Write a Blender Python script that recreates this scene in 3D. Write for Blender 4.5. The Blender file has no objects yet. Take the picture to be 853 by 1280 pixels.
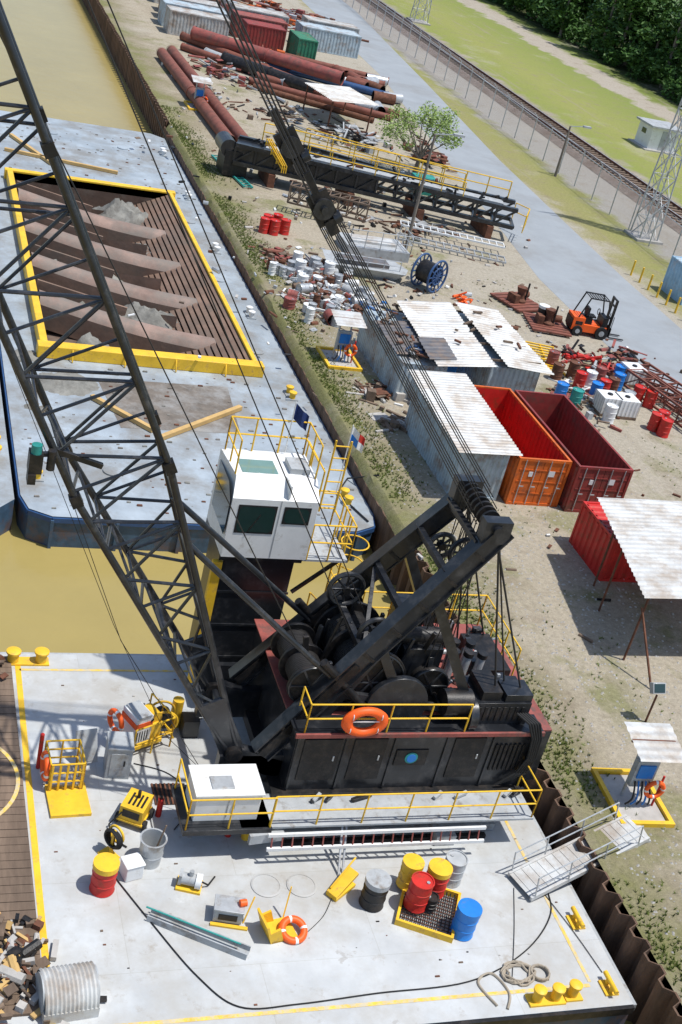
import bpy, math, random
from mathutils import Vector as V, Matrix
random.seed(4)
sc=bpy.context.scene
U=random.uniform
# ---------------- materials ----------------
def nn(nt,t,**k):
    n=nt.nodes.new(t)
    for a,b in k.items(): setattr(n,a,b)
    return n
def mat(name,col,rough=.6,metal=0,var=.25,scale=2.5,dirt=None,da=.35,ds=1.2,bump=.15,bs=30,stretch=None,spec=.4):
    m=bpy.data.materials.new(name); m.use_nodes=True; nt=m.node_tree; L=nt.links.new
    b=nt.nodes['Principled BSDF']; b.inputs['Roughness'].default_value=rough; b.inputs['Metallic'].default_value=metal
    b.inputs['Specular IOR Level'].default_value=spec
    g=nn(nt,'ShaderNodeNewGeometry'); pos=g.outputs['Position']
    if stretch:
        mp=nn(nt,'ShaderNodeMapping'); mp.inputs['Scale'].default_value=stretch; L(pos,mp.inputs[0]); pos=mp.outputs[0]
    n1=nn(nt,'ShaderNodeTexNoise'); n1.inputs['Scale'].default_value=scale; n1.inputs['Detail'].default_value=8; n1.inputs['Roughness'].default_value=.65; L(pos,n1.inputs['Vector'])
    r=nn(nt,'ShaderNodeMapRange'); r.inputs[1].default_value=.3; r.inputs[2].default_value=.7; r.inputs[3].default_value=1-var; r.inputs[4].default_value=1+var*.6; L(n1.outputs[0],r.inputs[0])
    mx=nn(nt,'ShaderNodeMix',data_type='RGBA',blend_type='MULTIPLY'); mx.inputs[0].default_value=1; mx.inputs[6].default_value=(*col,1); L(r.outputs[0],mx.inputs[7])
    out=mx.outputs[2]
    if dirt:
        n2=nn(nt,'ShaderNodeTexNoise'); n2.inputs['Scale'].default_value=ds; n2.inputs['Detail'].default_value=10; n2.inputs['Roughness'].default_value=.7; L(pos,n2.inputs['Vector'])
        r2=nn(nt,'ShaderNodeMapRange'); r2.inputs[1].default_value=.62-da*.3; r2.inputs[2].default_value=.75-da*.2; r2.inputs[3].default_value=0; r2.inputs[4].default_value=.85; L(n2.outputs[0],r2.inputs[0])
        m2=nn(nt,'ShaderNodeMix',data_type='RGBA'); L(r2.outputs[0],m2.inputs[0]); L(out,m2.inputs[6]); m2.inputs[7].default_value=(*dirt,1); out=m2.outputs[2]
    L(out,b.inputs['Base Color'])
    if bump:
        n3=nn(nt,'ShaderNodeTexNoise'); n3.inputs['Scale'].default_value=bs; n3.inputs['Detail'].default_value=4; L(g.outputs['Position'],n3.inputs['Vector'])
        bp=nn(nt,'ShaderNodeBump'); bp.inputs['Strength'].default_value=bump; bp.inputs['Distance'].default_value=.03; L(n3.outputs[0],bp.inputs['Height']); L(bp.outputs[0],b.inputs['Normal'])
    return m
rustc=(.16,.06,.025)
black=mat('black_paint',(.016,.018,.022),.3,0,.4,dirt=(.06,.058,.058),da=.35,ds=2.5,bump=.05,spec=.6)
blackd=mat('black_grease',(.01,.01,.011),.45,0,.5,dirt=(.04,.032,.027),da=.5,ds=4)
rope=mat('wire_rope',(.035,.033,.032),.55,.3)
yel=mat('yellow_paint',(.82,.5,.03),.5,0,.22,dirt=(.35,.2,.08),da=.25,ds=5,bump=.04)
redd=mat('red_deck',(.3,.08,.065),.6,0,.3,dirt=(.1,.07,.06),da=.45,ds=2)
red=mat('red_paint',(.55,.025,.018),.5,0,.25,dirt=rustc,da=.3,ds=3,bump=.04)
orange=mat('orange_container_paint',(.66,.14,.02),.5,0,.25,dirt=(.3,.09,.04),da=.4,ds=1.5,bump=.05)
maroon=mat('maroon_container_paint',(.26,.04,.035),.5,0,.25,dirt=(.13,.06,.045),da=.4,ds=2,bump=.05)
lifeo=mat('lifebuoy_orange',(.88,.12,.015),.5,0,.1,dirt=(.5,.15,.06),da=.1,ds=6,bump=.02)
white=mat('white_paint',(.74,.75,.74),.4,0,.08,dirt=(.45,.42,.36),da=.18,ds=3,bump=.03)
grey=mat('grey_paint',(.4,.42,.43),.5,0,.2,dirt=(.2,.17,.14),da=.3,ds=3)
galv=mat('galvanised',(.5,.52,.53),.4,.4,.25,dirt=(.28,.22,.16),da=.3,ds=3)
blue=mat('blue_paint',(.02,.2,.6),.4,0,.15,dirt=(.2,.2,.2),da=.1,bump=.03)
dkblue=mat('dark_blue_paint',(.03,.08,.2),.4,0,.3)
teal=mat('teal_paint',(.03,.28,.25),.5,0,.3)
green=mat('green_paint',(.03,.18,.1),.5,0,.3,dirt=rustc,da=.3)
rust=mat('rust',(.17,.07,.04),.85,0,.45,scale=4,dirt=(.075,.035,.02),da=.5,ds=3,bump=.4)
pilem=mat('sheet_pile_steel',(.17,.1,.065),.85,0,.4,scale=2,dirt=(.07,.045,.03),da=.65,ds=1.5,bump=.4,stretch=(1,1,.25))
pipe_rust=mat('rusty_pipe',(.22,.075,.05),.7,0,.35,dirt=(.11,.05,.035),da=.4,ds=1.5)
wood=mat('weathered_wood',(.19,.135,.095),.8,0,.45,scale=3,dirt=(.1,.07,.05),da=.5,ds=1.2,stretch=(1,.15,1))
timber=mat('new_timber',(.55,.36,.14),.7,0,.2)
roofw=mat('roof_sheet',(.56,.57,.56),.5,.05,.2,scale=1.2,dirt=(.34,.28,.22),da=.62,ds=1.1)
shedw=mat('shed_wall',(.4,.48,.53),.5,.1,.2,dirt=(.22,.14,.09),da=.45,ds=1.2)
glass=mat('tinted_glass',(.02,.045,.04),.06,0,.1,bump=0,spec=.8)
skyglass=mat('skylight_glass',(.16,.27,.24),.08,0,.1,bump=0,spec=.8)
rubber=mat('rubber',(.015,.015,.015),.7)
mud=mat('dredged_mud',(.23,.225,.2),.75,0,.4,scale=1.5,dirt=(.11,.1,.085),da=.5,ds=1.2,bump=1,bs=6)
bdeck=mat('barge_deck_paint',(.34,.39,.43),.5,0,.3,scale=.6,dirt=(.22,.21,.19),da=.6,ds=.55,bump=.1,bs=8)
hull=mat('hull_paint',(.05,.1,.17),.5,0,.4,dirt=(.15,.08,.05),da=.45,ds=1)
hopw=mat('hopper_steel',(.22,.14,.1),.8,0,.4,scale=.8,dirt=(.15,.115,.09),da=.6,ds=.7,bump=.3,bs=5)
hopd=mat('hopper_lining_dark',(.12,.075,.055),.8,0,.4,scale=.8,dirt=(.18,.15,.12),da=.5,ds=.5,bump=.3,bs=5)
beamt=mat('hopper_beam',(.3,.205,.165),.75,0,.4,scale=.9,dirt=(.2,.175,.15),da=.65,ds=.8,bump=.3,bs=6)
mudstain=mat('mud_stain',(.17,.145,.12),.8,0,.35,dirt=(.3,.3,.29),da=.6,ds=.9)
asphalt=mat('asphalt',(.29,.315,.335),.85,0,.1,scale=.5,dirt=(.23,.235,.235),da=.45,ds=.15,bump=.3,bs=20)
ballast=mat('ballast',(.22,.17,.14),.9,0,.5,scale=5,dirt=(.13,.085,.06),da=.5,ds=.6,bump=.8,bs=12)
conc=mat('concrete_grey',(.43,.41,.38),.8,0,.2)
grass_m=mat('grass_blades',(.13,.17,.035),.6,0,.5,scale=1,spec=.2)
def leafmat(name,c1,c2,sc_=.25):
    return mat(name,c1,.55,0,.55,scale=sc_*4,dirt=c2,da=.9,ds=sc_,bump=0,spec=.25)
leaf_f=leafmat('forest_leaf',(.03,.085,.015),(.07,.15,.028))
leaf_t=leafmat('tree_leaf',(.2,.3,.06),(.3,.4,.12),1)
bark=mat('bark',(.2,.17,.14),.9,0,.3)
def deckmat():
    m=mat('crane_barge_deck',(.52,.54,.545),.55,0,.18,scale=.7,dirt=(.4,.385,.35),da=.65,ds=.4,bump=.12,bs=10)
    nt=m.node_tree; L=nt.links.new; b=nt.nodes['Principled BSDF']; src=b.inputs['Base Color'].links[0].from_socket
    g=nn(nt,'ShaderNodeNewGeometry')
    for s_,a_,b__,c_ in ((2.2,.58,.74,(.27,.22,.16,1)),(.9,.6,.7,(.62,.63,.62,1)),(1.4,.63,.66,(.36,.35,.33,1)),(7,.64,.74,(.22,.14,.08,1))):
        n=nn(nt,'ShaderNodeTexNoise'); n.inputs['Scale'].default_value=s_; n.inputs['Detail'].default_value=12; n.inputs['Roughness'].default_value=.75; L(g.outputs['Position'],n.inputs['Vector'])
        r=nn(nt,'ShaderNodeMapRange'); r.inputs[1].default_value=a_; r.inputs[2].default_value=b__; r.inputs[3].default_value=0; r.inputs[4].default_value=.7; L(n.outputs[0],r.inputs[0])
        x=nn(nt,'ShaderNodeMix',data_type='RGBA'); x.inputs[7].default_value=c_; L(src,x.inputs[6]); L(r.outputs[0],x.inputs[0]); src=x.outputs[2]
    br=nn(nt,'ShaderNodeTexBrick'); br.inputs['Scale'].default_value=1; br.inputs['Brick Width'].default_value=5.3; br.inputs['Row Height'].default_value=2.4; br.inputs['Mortar Size'].default_value=.008
    br.inputs['Color1'].default_value=(1,1,1,1); br.inputs['Color2'].default_value=(.95,.95,.95,1); br.inputs['Mortar'].default_value=(.85,.84,.81,1); L(g.outputs['Position'],br.inputs['Vector'])
    y=nn(nt,'ShaderNodeMix',data_type='RGBA',blend_type='MULTIPLY'); y.inputs[0].default_value=1; L(src,y.inputs[6]); L(br.outputs[0],y.inputs[7]); L(y.outputs[2],b.inputs['Base Color'])
    return m
deckc=deckmat()
def groundmat():
    m=bpy.data.materials.new('yard_ground'); m.use_nodes=True; nt=m.node_tree; L=nt.links.new; b=nt.nodes['Principled BSDF']; b.inputs['Roughness'].default_value=.95; b.inputs['Specular IOR Level'].default_value=.1
    g=nn(nt,'ShaderNodeNewGeometry'); P=g.outputs['Position']
    def noise(s,d=8,r=.65,vec=None):
        n=nn(nt,'ShaderNodeTexNoise'); n.inputs['Scale'].default_value=s; n.inputs['Detail'].default_value=d; n.inputs['Roughness'].default_value=r; L(vec or P,n.inputs['Vector']); return n.outputs[0]
    def mr(s,a,b_,c,d):
        r=nn(nt,'ShaderNodeMapRange'); 
        for i,v in enumerate((a,b_,c,d)): r.inputs[i+1].default_value=v
        L(s,r.inputs[0]); return r.outputs[0]
    def mix(f,a,c,bt='MIX'):
        x=nn(nt,'ShaderNodeMix',data_type='RGBA',blend_type=bt)
        if isinstance(f,float): x.inputs[0].default_value=f
        else: L(f,x.inputs[0])
        L(a,x.inputs[6])
        if isinstance(c,tuple): x.inputs[7].default_value=(*c,1)
        else: L(c,x.inputs[7])
        return x.outputs[2]
    sp=nn(nt,'ShaderNodeSeparateXYZ'); L(P,sp.inputs[0])
    w=mr(noise(.35,6),.2,.8,-2.0,2.0)
    ad=nn(nt,'ShaderNodeMath',operation='ADD'); L(sp.outputs[0],ad.inputs[0]); L(w,ad.inputs[1])
    ramp=nn(nt,'ShaderNodeValToRGB'); L(mr(ad.outputs[0],0,100,0,1),ramp.inputs[0])
    st=[(.165,(.19,.185,.08)),(.178,(.27,.235,.16)),(.195,(.37,.325,.25)),(.40,(.37,.34,.28)),(.415,(.27,.25,.11)),(.448,(.25,.25,.09)),(.46,(.33,.31,.28)),(.535,(.32,.28,.24)),(.55,(.23,.26,.07)),(.60,(.27,.28,.09)),(.695,(.21,.25,.07)),(.702,(.38,.34,.28)),(.735,(.38,.34,.28)),(.745,(.18,.22,.055)),(.775,(.05,.07,.02))]
    e=ramp.color_ramp.elements
    e[0].position=st[0][0]; e[0].color=(*st[0][1],1); e[1].position=st[-1][0]; e[1].color=(*st[-1][1],1)
    for p,c in st[1:-1]:
        q=e.new(p); q.color=(*c,1)
    c=ramp.outputs[0]
    ym=mr(sp.outputs[0],34,30,0,1)
    gp=nn(nt,'ShaderNodeMath',operation='MULTIPLY'); L(mr(noise(.28,9,.7),.52,.62,0,.75),gp.inputs[0]); L(ym,gp.inputs[1])
    c=mix(gp.outputs[0],c,(.19,.19,.08))
    c=mix(mr(noise(.8,9,.7),.52,.68,0,.65),c,(.25,.205,.15))
    c=mix(mr(noise(.13,6,.7),.55,.65,0,.3),c,(.42,.39,.33))
    mp=nn(nt,'ShaderNodeMapping'); mp.inputs['Scale'].default_value=(1.1,.06,1); mp.inputs['Rotation'].default_value=(0,0,.12); L(P,mp.inputs[0])
    c=mix(mr(noise(.8,5,.6,mp.outputs[0]),.58,.64,0,.35),c,(.3,.26,.2))
    c=mix(1.0,c,mr(noise(6,6,.8),.3,.7,.7,1.22),'MULTIPLY')
    c=mix(1.0,c,mr(noise(28,3,.8),.3,.7,.78,1.2),'MULTIPLY')
    L(c,b.inputs['Base Color'])
    bp=nn(nt,'ShaderNodeBump'); bp.inputs['Strength'].default_value=.6; bp.inputs['Distance'].default_value=.06; L(noise(9,8,.8),bp.inputs['Height']); L(bp.outputs[0],b.inputs['Normal'])
    return m
# ---------------- mesh builder ----------------
class MB:
    def __init__(s,name,parent=None,loc=None,rz=0):
        s.n=name; s.v=[]; s.f=[]; s.mi=[]; s.ms=[]; s.p=parent
        s.M=Matrix.Translation(V(loc))@Matrix.Rotation(math.radians(rz),4,'Z') if loc else Matrix.Identity(4)
        s.loc=V(loc) if loc else None
    def add(s,vs,fs,m):
        o=len(s.v); s.v+=[s.M@V(v) for v in vs]
        if m not in s.ms: s.ms.append(m)
        i=s.ms.index(m)
        for f in fs: s.f.append([o+k for k in f]); s.mi.append(i)
    def box(s,x0,y0,z0,x1,y1,z1,m):
        s.add([(x0,y0,z0),(x1,y0,z0),(x1,y1,z0),(x0,y1,z0),(x0,y0,z1),(x1,y0,z1),(x1,y1,z1),(x0,y1,z1)],
              [(0,3,2,1),(4,5,6,7),(0,1,5,4),(1,2,6,5),(2,3,7,6),(3,0,4,7)],m)
    def beam(s,p,q,w,h,m,up=(0,0,1)):
        p,q=V(p),V(q); d=(q-p).normalized(); u=V(up)
        if abs(d.dot(u))>.98: u=V((0,1,0))
        a=d.cross(u).normalized(); b=a.cross(d)
        a*=w/2; b*=h/2
        s.add([p-a-b,p+a-b,p+a+b,p-a+b,q-a-b,q+a-b,q+a+b,q-a+b],[(0,1,2,3),(7,6,5,4),(0,4,5,1),(1,5,6,2),(2,6,7,3),(3,7,4,0)],m)
    def cyl(s,p,q,r,m,n=12,r2=None,cap=True):
        p,q=V(p),V(q); r2=r if r2 is None else r2
        d=(q-p).normalized(); u=V((0,0,1)) if abs(d.z)<.9 else V((1,0,0))
        a=d.cross(u).normalized(); b=d.cross(a)
        vs=[p+(a*math.cos(t)+b*math.sin(t))*r for t in [2*math.pi*i/n for i in range(n)]]
        vs+=[q+(a*math.cos(t)+b*math.sin(t))*r2 for t in [2*math.pi*i/n for i in range(n)]]
        fs=[(i,n+i,n+(i+1)%n,(i+1)%n) for i in range(n)]
        if cap: fs+=[tuple(range(n)),tuple(range(2*n-1,n-1,-1))]
        s.add(vs,fs,m)
    def path(s,pts,r,m,n=6):
        for a,b in zip(pts,pts[1:]): s.cyl(a,b,r,m,n)
    def lathe(s,c,prof,m,n=24):
        c=V(c); vs=[];fs=[]
        for r,z in prof: vs+=[c+V((r*math.cos(2*math.pi*i/n),r*math.sin(2*math.pi*i/n),z)) for i in range(n)]
        for k in range(len(prof)-1):
            for i in range(n): fs.append((k*n+i,k*n+(i+1)%n,(k+1)*n+(i+1)%n,(k+1)*n+i))
        fs.append(tuple(range((len(prof)-1)*n,len(prof)*n)))
        s.add(vs,fs,m)
    def torus(s,c,R,r,m,ax='Z',N=28,n=10,sx=1,m2=None,rot=None):
        c=V(c); Rm={'Z':Matrix.Identity(3),'Y':Matrix.Rotation(math.pi/2,3,'X'),'X':Matrix.Rotation(math.pi/2,3,'Y')}[ax]
        if rot is not None: Rm=rot@Rm
        vs=[]
        for i in range(N):
            t=2*math.pi*i/N
            for j in range(n):
                w=2*math.pi*j/n
                vs.append(c+Rm@V(((R+r*math.cos(w))*math.cos(t)*sx,(R+r*math.cos(w))*math.sin(t),r*math.sin(w))))
        for i in range(N):
            mm=m2 if (m2 and i%(N//4)<1) else m
            fs=[(i*n+j,((i+1)%N)*n+j,((i+1)%N)*n+(j+1)%n,i*n+(j+1)%n) for j in range(n)]
            o=len(s.v) if i==0 else o
            if i==0: s.v+=[s.M@x for x in vs]
            if mm not in s.ms: s.ms.append(mm)
            for f in fs: s.f.append([o+k for k in f]); s.mi.append(s.ms.index(mm))
    def quad(s,a,b,c,d,m): s.add([a,b,c,d],[(0,1,2,3)],m)
    def corr(s,p0,p1,h,pitch,amp,m):
        p0,p1,h=V(p0),V(p1),V(h); d=p1-p0; n=d.cross(h).normalized()*amp; k=max(2,int(d.length/pitch)); vs=[]
        for i in range(k):
            for t,o in ((0,0),(.3,0),(.5,1),(.8,1)): vs.append(p0+d*((i+t)/k)+n*o)
        vs.append(p1); N=len(vs); vs+=[v+h for v in vs]
        s.add(vs,[(i,i+1,N+i+1,N+i) for i in range(N-1)],m)
    def rail(s,pts,h,m,sp=1.0,r=.022,nr=2):
        pts=[V(p) for p in pts]
        for a,b in zip(pts,pts[1:]):
            for k in range(nr): s.cyl(a+V((0,0,h*(k+1)/nr)),b+V((0,0,h*(k+1)/nr)),r,m,6)
            n=max(1,round((b-a).length/sp))
            for i in range(n+1):
                p=a.lerp(b,i/n); s.cyl(p,p+V((0,0,h)),r,m,6)
    def done(s,bevel=0,smooth=True):
        me=bpy.data.meshes.new(s.n)
        xs=[v.x for v in s.v]; ys=[v.y for v in s.v]; zs=[v.z for v in s.v]
        o=s.loc or V(((min(xs)+max(xs))/2,(min(ys)+max(ys))/2,min(zs)))
        me.from_pydata([v-o for v in s.v],[],s.f)
        for m in s.ms: me.materials.append(m)
        me.polygons.foreach_set('material_index',s.mi); 
        if smooth:
            me.polygons.foreach_set('use_smooth',[True]*len(me.polygons)); me.set_sharp_from_angle(angle=math.radians(38))
        me.update()
        ob=bpy.data.objects.new(s.n,me); sc.collection.objects.link(ob); ob.location=o
        if s.p:
            ob.parent=s.p; ob.matrix_parent_inverse=Matrix.Translation(-s.p.location)
        if bevel:
            b=ob.modifiers.new('b','BEVEL'); b.width=bevel; b.segments=2; b.limit_method='ANGLE'; b.angle_limit=math.radians(50)
        return ob
def empty(name,loc):
    e=bpy.data.objects.new(name,None); e.location=loc; sc.collection.objects.link(e); return e
# ---------------- setting ----------------
WX=16.5
g=MB('ground'); m=groundmat(); g.quad((WX,-400,0),(2500,-400,0),(2500,3000,0),(WX,3000,0),m)
vs=[]; y=33.0
while y<81:
    vs+=[(WX,y,0),(WX-.13+U(-.04,.04),y,-.06+U(-.04,.04)),(WX-.27,y,-.3)]; y+=.5
k=len(vs)//3; g.add(vs,[(3*i+j,3*i+j+1,3*i+j+4,3*i+j+3) for i in range(k-1) for j in (0,1)],m); g.done()
wm=mat('muddy_water',(.35,.275,.095),.2,0,.1,scale=.15,bump=0,spec=.4)
nt=wm.node_tree; gg=nn(nt,'ShaderNodeNewGeometry'); n3=nn(nt,'ShaderNodeTexNoise'); n3.inputs['Scale'].default_value=1.3; n3.inputs['Detail'].default_value=5; nt.links.new(gg.outputs['Position'],n3.inputs['Vector'])
bp=nn(nt,'ShaderNodeBump'); bp.inputs['Strength'].default_value=.3; bp.inputs['Distance'].default_value=.08; nt.links.new(n3.outputs[0],bp.inputs['Height']); nt.links.new(bp.outputs[0],nt.nodes['Principled BSDF'].inputs['Normal'])
g=MB('water'); g.quad((-2500,-400,-1.8),(WX+.3,-400,-1.8),(WX+.3,3000,-1.8),(-2500,3000,-1.8),wm); g.done()
def piles(ya,yb,ztop,amp,x0):
    g=MB('sheet_pile_wall'); y=ya; vs=[]
    while y<yb:
        for dy,dx in ((0,0),(.22,0),(.34,amp),(.56,amp)): vs.append((x0+dx,y+dy,ztop+.03*math.sin(y*1.7)))
        y+=.68
    N=len(vs); vs+= [(a,b,-4) for a,b,c in vs]; vs+=[(a+.05,b,c) for a,b,c in vs[:N]]
    g.add(vs,[(i,i+1,N+i+1,N+i) for i in range(N-1)]+[(i,2*N+i,2*N+i+1,i+1) for i in range(N-1)],pilem)
    vs2=[(a+.05,b,c) for a,b,c in vs[:N]]+[(a+.05,b,-.3 if ztop>-.1 else -.6) for a,b,c in vs[:N]]
    g.add(vs2,[(i+1,i,N+i,N+i+1) for i in range(N-1)],pilem)
    g.done(smooth=False)
piles(2,33,.03,.24,16.25); piles(33,81,-.28,.03,16.21); piles(81,240,.03,.24,16.25)
Lp=[(42,400),(41,142),(39.5,108),(36.3,83),(33.4,60),(33.2,45),(33.6,0),(33.6,-100)]
Rp=[(52,400),(47.2,142),(43.8,108),(41.3,85),(39.7,62),(39.2,45),(38.8,0),(38.8,-100)]
g=MB('road'); g.add([(x,y,.012) for x,y in Lp]+[(x,y,.012) for x,y in Rp],[(i,i+1,8+i+1,8+i) for i in range(7)],asphalt)
g.add([(x,y,.012) for x,y in Lp]+[(x-.15,y,-.05) for x,y in Lp],[(i+1,i,8+i,9+i) for i in range(7)],asphalt); g.done(smooth=False)
g=MB('railway'); g.add([(49.6,-100,.02),(50.2,-100,.25),(53.2,-100,.25),(53.8,-100,.02),(49.6,420,.02),(50.2,420,.25),(53.2,420,.25),(53.8,420,.02)],[(0,1,5,4),(1,2,6,5),(2,3,7,6)],ballast)
y=40
while y<260: g.box(50.4,y,.2,53.0,y+.24,.34,wood); y+=.68
for x in (50.95,52.45): g.box(x-.06,-100,.34,x+.06,420,.48,rust); g.box(x-.04,-100,.48,x+.04,420,.495,galv)
g.done(smooth=False)
fm=bpy.data.materials.new('chain_link'); fm.use_nodes=True; nt=fm.node_tree; L=nt.links.new
b=nt.nodes['Principled BSDF']; b.inputs['Base Color'].default_value=(.5,.5,.5,1); b.inputs['Roughness'].default_value=.5
gg=nn(nt,'ShaderNodeNewGeometry'); sp=nn(nt,'ShaderNodeSeparateXYZ'); L(gg.outputs['Position'],sp.inputs[0])
outs=[]
for op in ('ADD','SUBTRACT'):
    a=nn(nt,'ShaderNodeMath',operation=op); L(sp.outputs[1],a.inputs[0]); L(sp.outputs[2],a.inputs[1])
    k=nn(nt,'ShaderNodeMath',operation='MULTIPLY'); L(a.outputs[0],k.inputs[0]); k.inputs[1].default_value=11
    f=nn(nt,'ShaderNodeMath',operation='FRACT'); L(k.outputs[0],f.inputs[0])
    c=nn(nt,'ShaderNodeMath',operation='LESS_THAN'); L(f.outputs[0],c.inputs[0]); c.inputs[1].default_value=.11; outs.append(c)
mxx=nn(nt,'ShaderNodeMath',operation='MAXIMUM'); L(outs[0].outputs[0],mxx.inputs[0]); L(outs[1].outputs[0],mxx.inputs[1]); L(mxx.outputs[0],b.inputs['Alpha'])
g=MB('chain_link_fence'); y=30
fx=lambda y:45+(y-64)*.03
while y<300:
    g.quad((fx(y),y,.02),(fx(y+3),y+3,.02),(fx(y+3),y+3,2.3),(fx(y),y,2.3),fm)
    g.cyl((fx(y),y,0),(fx(y),y,2.5),.04,galv,6); g.beam((fx(y),y,2.45),(fx(y)-.3,y,2.75),.04,.04,galv)
    y+=3
g.cyl((fx(30),30,2.3),(fx(300),300,2.3),.025,galv,6)
for k in (.15,.3): g.cyl((fx(30)-k,30,2.4+k),(fx(300)-k,300,2.4+k),.01,galv,4)
g.done()
# ---------------- hopper barge ----------------
E=empty('hopper_barge',(10.2,57,-1.8))
g=MB('hull_and_deck',E); zd=-.7; HL=4.42; HR=16.15
out=[(HL,35.2),(HL+.2,34.4),(5.3,34),(15.2,34),(HR-.2,34.4),(HR,35.2),(HR,79.5),(15.3,80.3),(5,80.3),(HL,79.5)]
n=len(out); g.add([(x,y,zd) for x,y in out]+[(x,y,-2.6) for x,y in out],[(i,n+i,n+(i+1)%n,(i+1)%n) for i in range(n)],hull)
x0,x1,y0,y1=6.1,14.2,46.0,67
g.add([(x,y,zd) for x,y in out[:6]]+[(HR,y0,zd),(HL,y0,zd)],[tuple(range(8))],bdeck)
g.add([(HL,y1,zd),(HR,y1,zd)]+[(x,y,zd) for x,y in out[6:]],[tuple(range(6))],bdeck)
g.quad((HL,y0,zd),(x0,y0,zd),(x0,y1,zd),(HL,y1,zd),bdeck); g.quad((x1,y0,zd),(HR,y0,zd),(HR,y1,zd),(x1,y1,zd),bdeck)
for i in range(n):
    a,b_=out[i],out[(i+1)%n]; g.beam((a[0],a[1],zd-.12),(b_[0],b_[1],zd-.12),.12,.16,dkblue)
for x in range(5,16,2): g.beam((x+.3,33.94,zd-.1),(x+.3,33.94,-1.8),.1,.1,hull)
g.done(smooth=False)
g=MB('hopper_well',E); zf=-1.74
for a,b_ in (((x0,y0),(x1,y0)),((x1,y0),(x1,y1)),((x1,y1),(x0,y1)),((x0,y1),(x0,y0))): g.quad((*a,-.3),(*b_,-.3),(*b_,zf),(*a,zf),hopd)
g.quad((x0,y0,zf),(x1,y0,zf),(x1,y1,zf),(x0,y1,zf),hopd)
x=0
while x<2.7:
    t=x/2.7; g.beam((x1-.05-x,y0+.05,-.4-1.25*t+U(-.01,.01)),(x1-.05-x,y1-.05,-.4-1.25*t),.19,.08,hopw,up=(-.4,0,1)); x+=.24
g.done(smooth=False)
g=MB('coaming',E)
for a,b_,c,d in ((x0-.4,y0-.55,x1+.4,y0),(x0-.4,y1,x1+.4,y1+.4),(x0-.3,y0,x0,y1),(x1,y0,x1+.2,y1)): g.box(a,b_,zd,c,d,-.2,yel)
for y in range(47,67,3): g.beam((x1+.2,y,-.25),(x1+.45,y,-.68),.06,.06,yel)
for x in range(7,15,2): g.beam((x,y0-.55,-.25),(x,y0-.8,-.68),.06,.06,yel)
g.done(bevel=.04)
g=MB('cross_beams',E)
for yy in (49.8,54.1,58.5,62.9):
    prev=None
    for k in range(21):
        t=k/20; px=x0+.05+t*7.75; pz=-.15-.62*math.sin(min(t,.8)/.8*math.pi/2) ; py=yy+.9-1.9*t
        w_=.55; ring=[(px,py-w_,pz-1.3),(px,py-w_,pz-.32),(px,py-w_*.75,pz-.1),(px,py-.2,pz+.02),(px,py+.2,pz+.02),(px,py+w_*.75,pz-.1),(px,py+w_,pz-.32),(px,py+w_,pz-1.3)]
        if prev: 
            g.add(prev+ring,[(i,i+1,8+i+1,8+i) for i in (1,2,3,4,5)],beamt); g.add(prev+ring,[(i,i+1,8+i+1,8+i) for i in (0,6)],hopw)
        prev=ring
    g.beam((x0+.02,yy+2.3,-.6),(x0+3.8,yy+1.7,-1.2),.12,.9,hopw); g.add([(x0+3.6,yy+2.0,-1.7),(x0+6,yy+1.4,-1.7),(x0+6,yy+1.4,-.8),(x0+3.6,yy+2.0,-1.0)],[(0,1,2,3)],hopw)
g.done()
def mound(g,cx,cy,cz,rx,ry,h,m,n=22):
    vs=[];ph=[U(0,6) for _ in range(6)]
    for i in range(n):
        for j in range(n):
            a=(i/(n-1)*2-1); b_=(j/(n-1)*2-1); d=math.sqrt(a*a+b_*b_)
            f=max(0,1-d**1.6)*(1+.25*math.sin(a*7+ph[0])*math.sin(b_*6+ph[1])+.15*math.sin(a*17+ph[2])*math.cos(b_*15+ph[3]))+U(-.05,.05)
            vs.append((cx+a*rx,cy+b_*ry,cz+h*f-.05))
    g.add(vs,[(i*n+j,(i+1)*n+j,(i+1)*n+j+1,i*n+j+1) for i in range(n-1) for j in range(n-1)],m)
g=MB('dredged_mud',E)
for a in ((11.6,65,2.2,1.8,1.2),(8,65,2.1,1.5,.8),(12,60.6,1.5,1.2,.6),(10.8,51.7,2.2,1.3,1.0),(8,51.9,1.9,1.2,.9),(8,47.4,1.8,1.3,1.1),(11,47,2.2,1.1,.8),(9.3,56.3,2.4,1.2,.75),(9.5,60.8,2.2,1.1,.6),(7.2,56.2,1.2,1.1,.9)): mound(g,a[0],a[1],-1.7,a[2],a[3],a[4],mud)
mound(g,6.6,43.4,-.75,1.5,1.3,.3,mud); mound(g,5.4,41.2,-.75,.9,.7,.15,mud); mound(g,5.3,45.5,-.75,.7,1.0,.2,mud)
g.done()
g=MB('deck_fittings',E)
g.quad((8.2,40.2,zd+.006),(12.6,40.4,zd+.006),(12.9,44.3,zd+.006),(7.8,44.1,zd+.006),mudstain)
g.beam((9.4,39.4,zd+.1),(13,42.4,zd+.1),.18,.16,timber); g.beam((7.4,42.3,zd+.1),(9.3,40,zd+.1),.18,.16,timber)
g.beam((6,72,zd+.1),(12,70.6,zd+.1),.2,.16,timber); g.beam((6.5,75,zd+.1),(8.4,70.5,zd+.1),.2,.16,timber)
for x,y in ((15.4,36),(15.4,44),(15.5,52),(15.5,60),(15.5,68),(15.4,76),(5,36.5),(5,77)):
    for k in (-.25,.25): g.lathe((x,y+k,zd),[(.12,0),(.12,.22),(.16,.24),(.16,.3),(.1,.33)],yel if y<45 else white,14)
    g.box(x-.2,y-.45,zd,x+.2,y+.45,zd+.04,bdeck)
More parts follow.
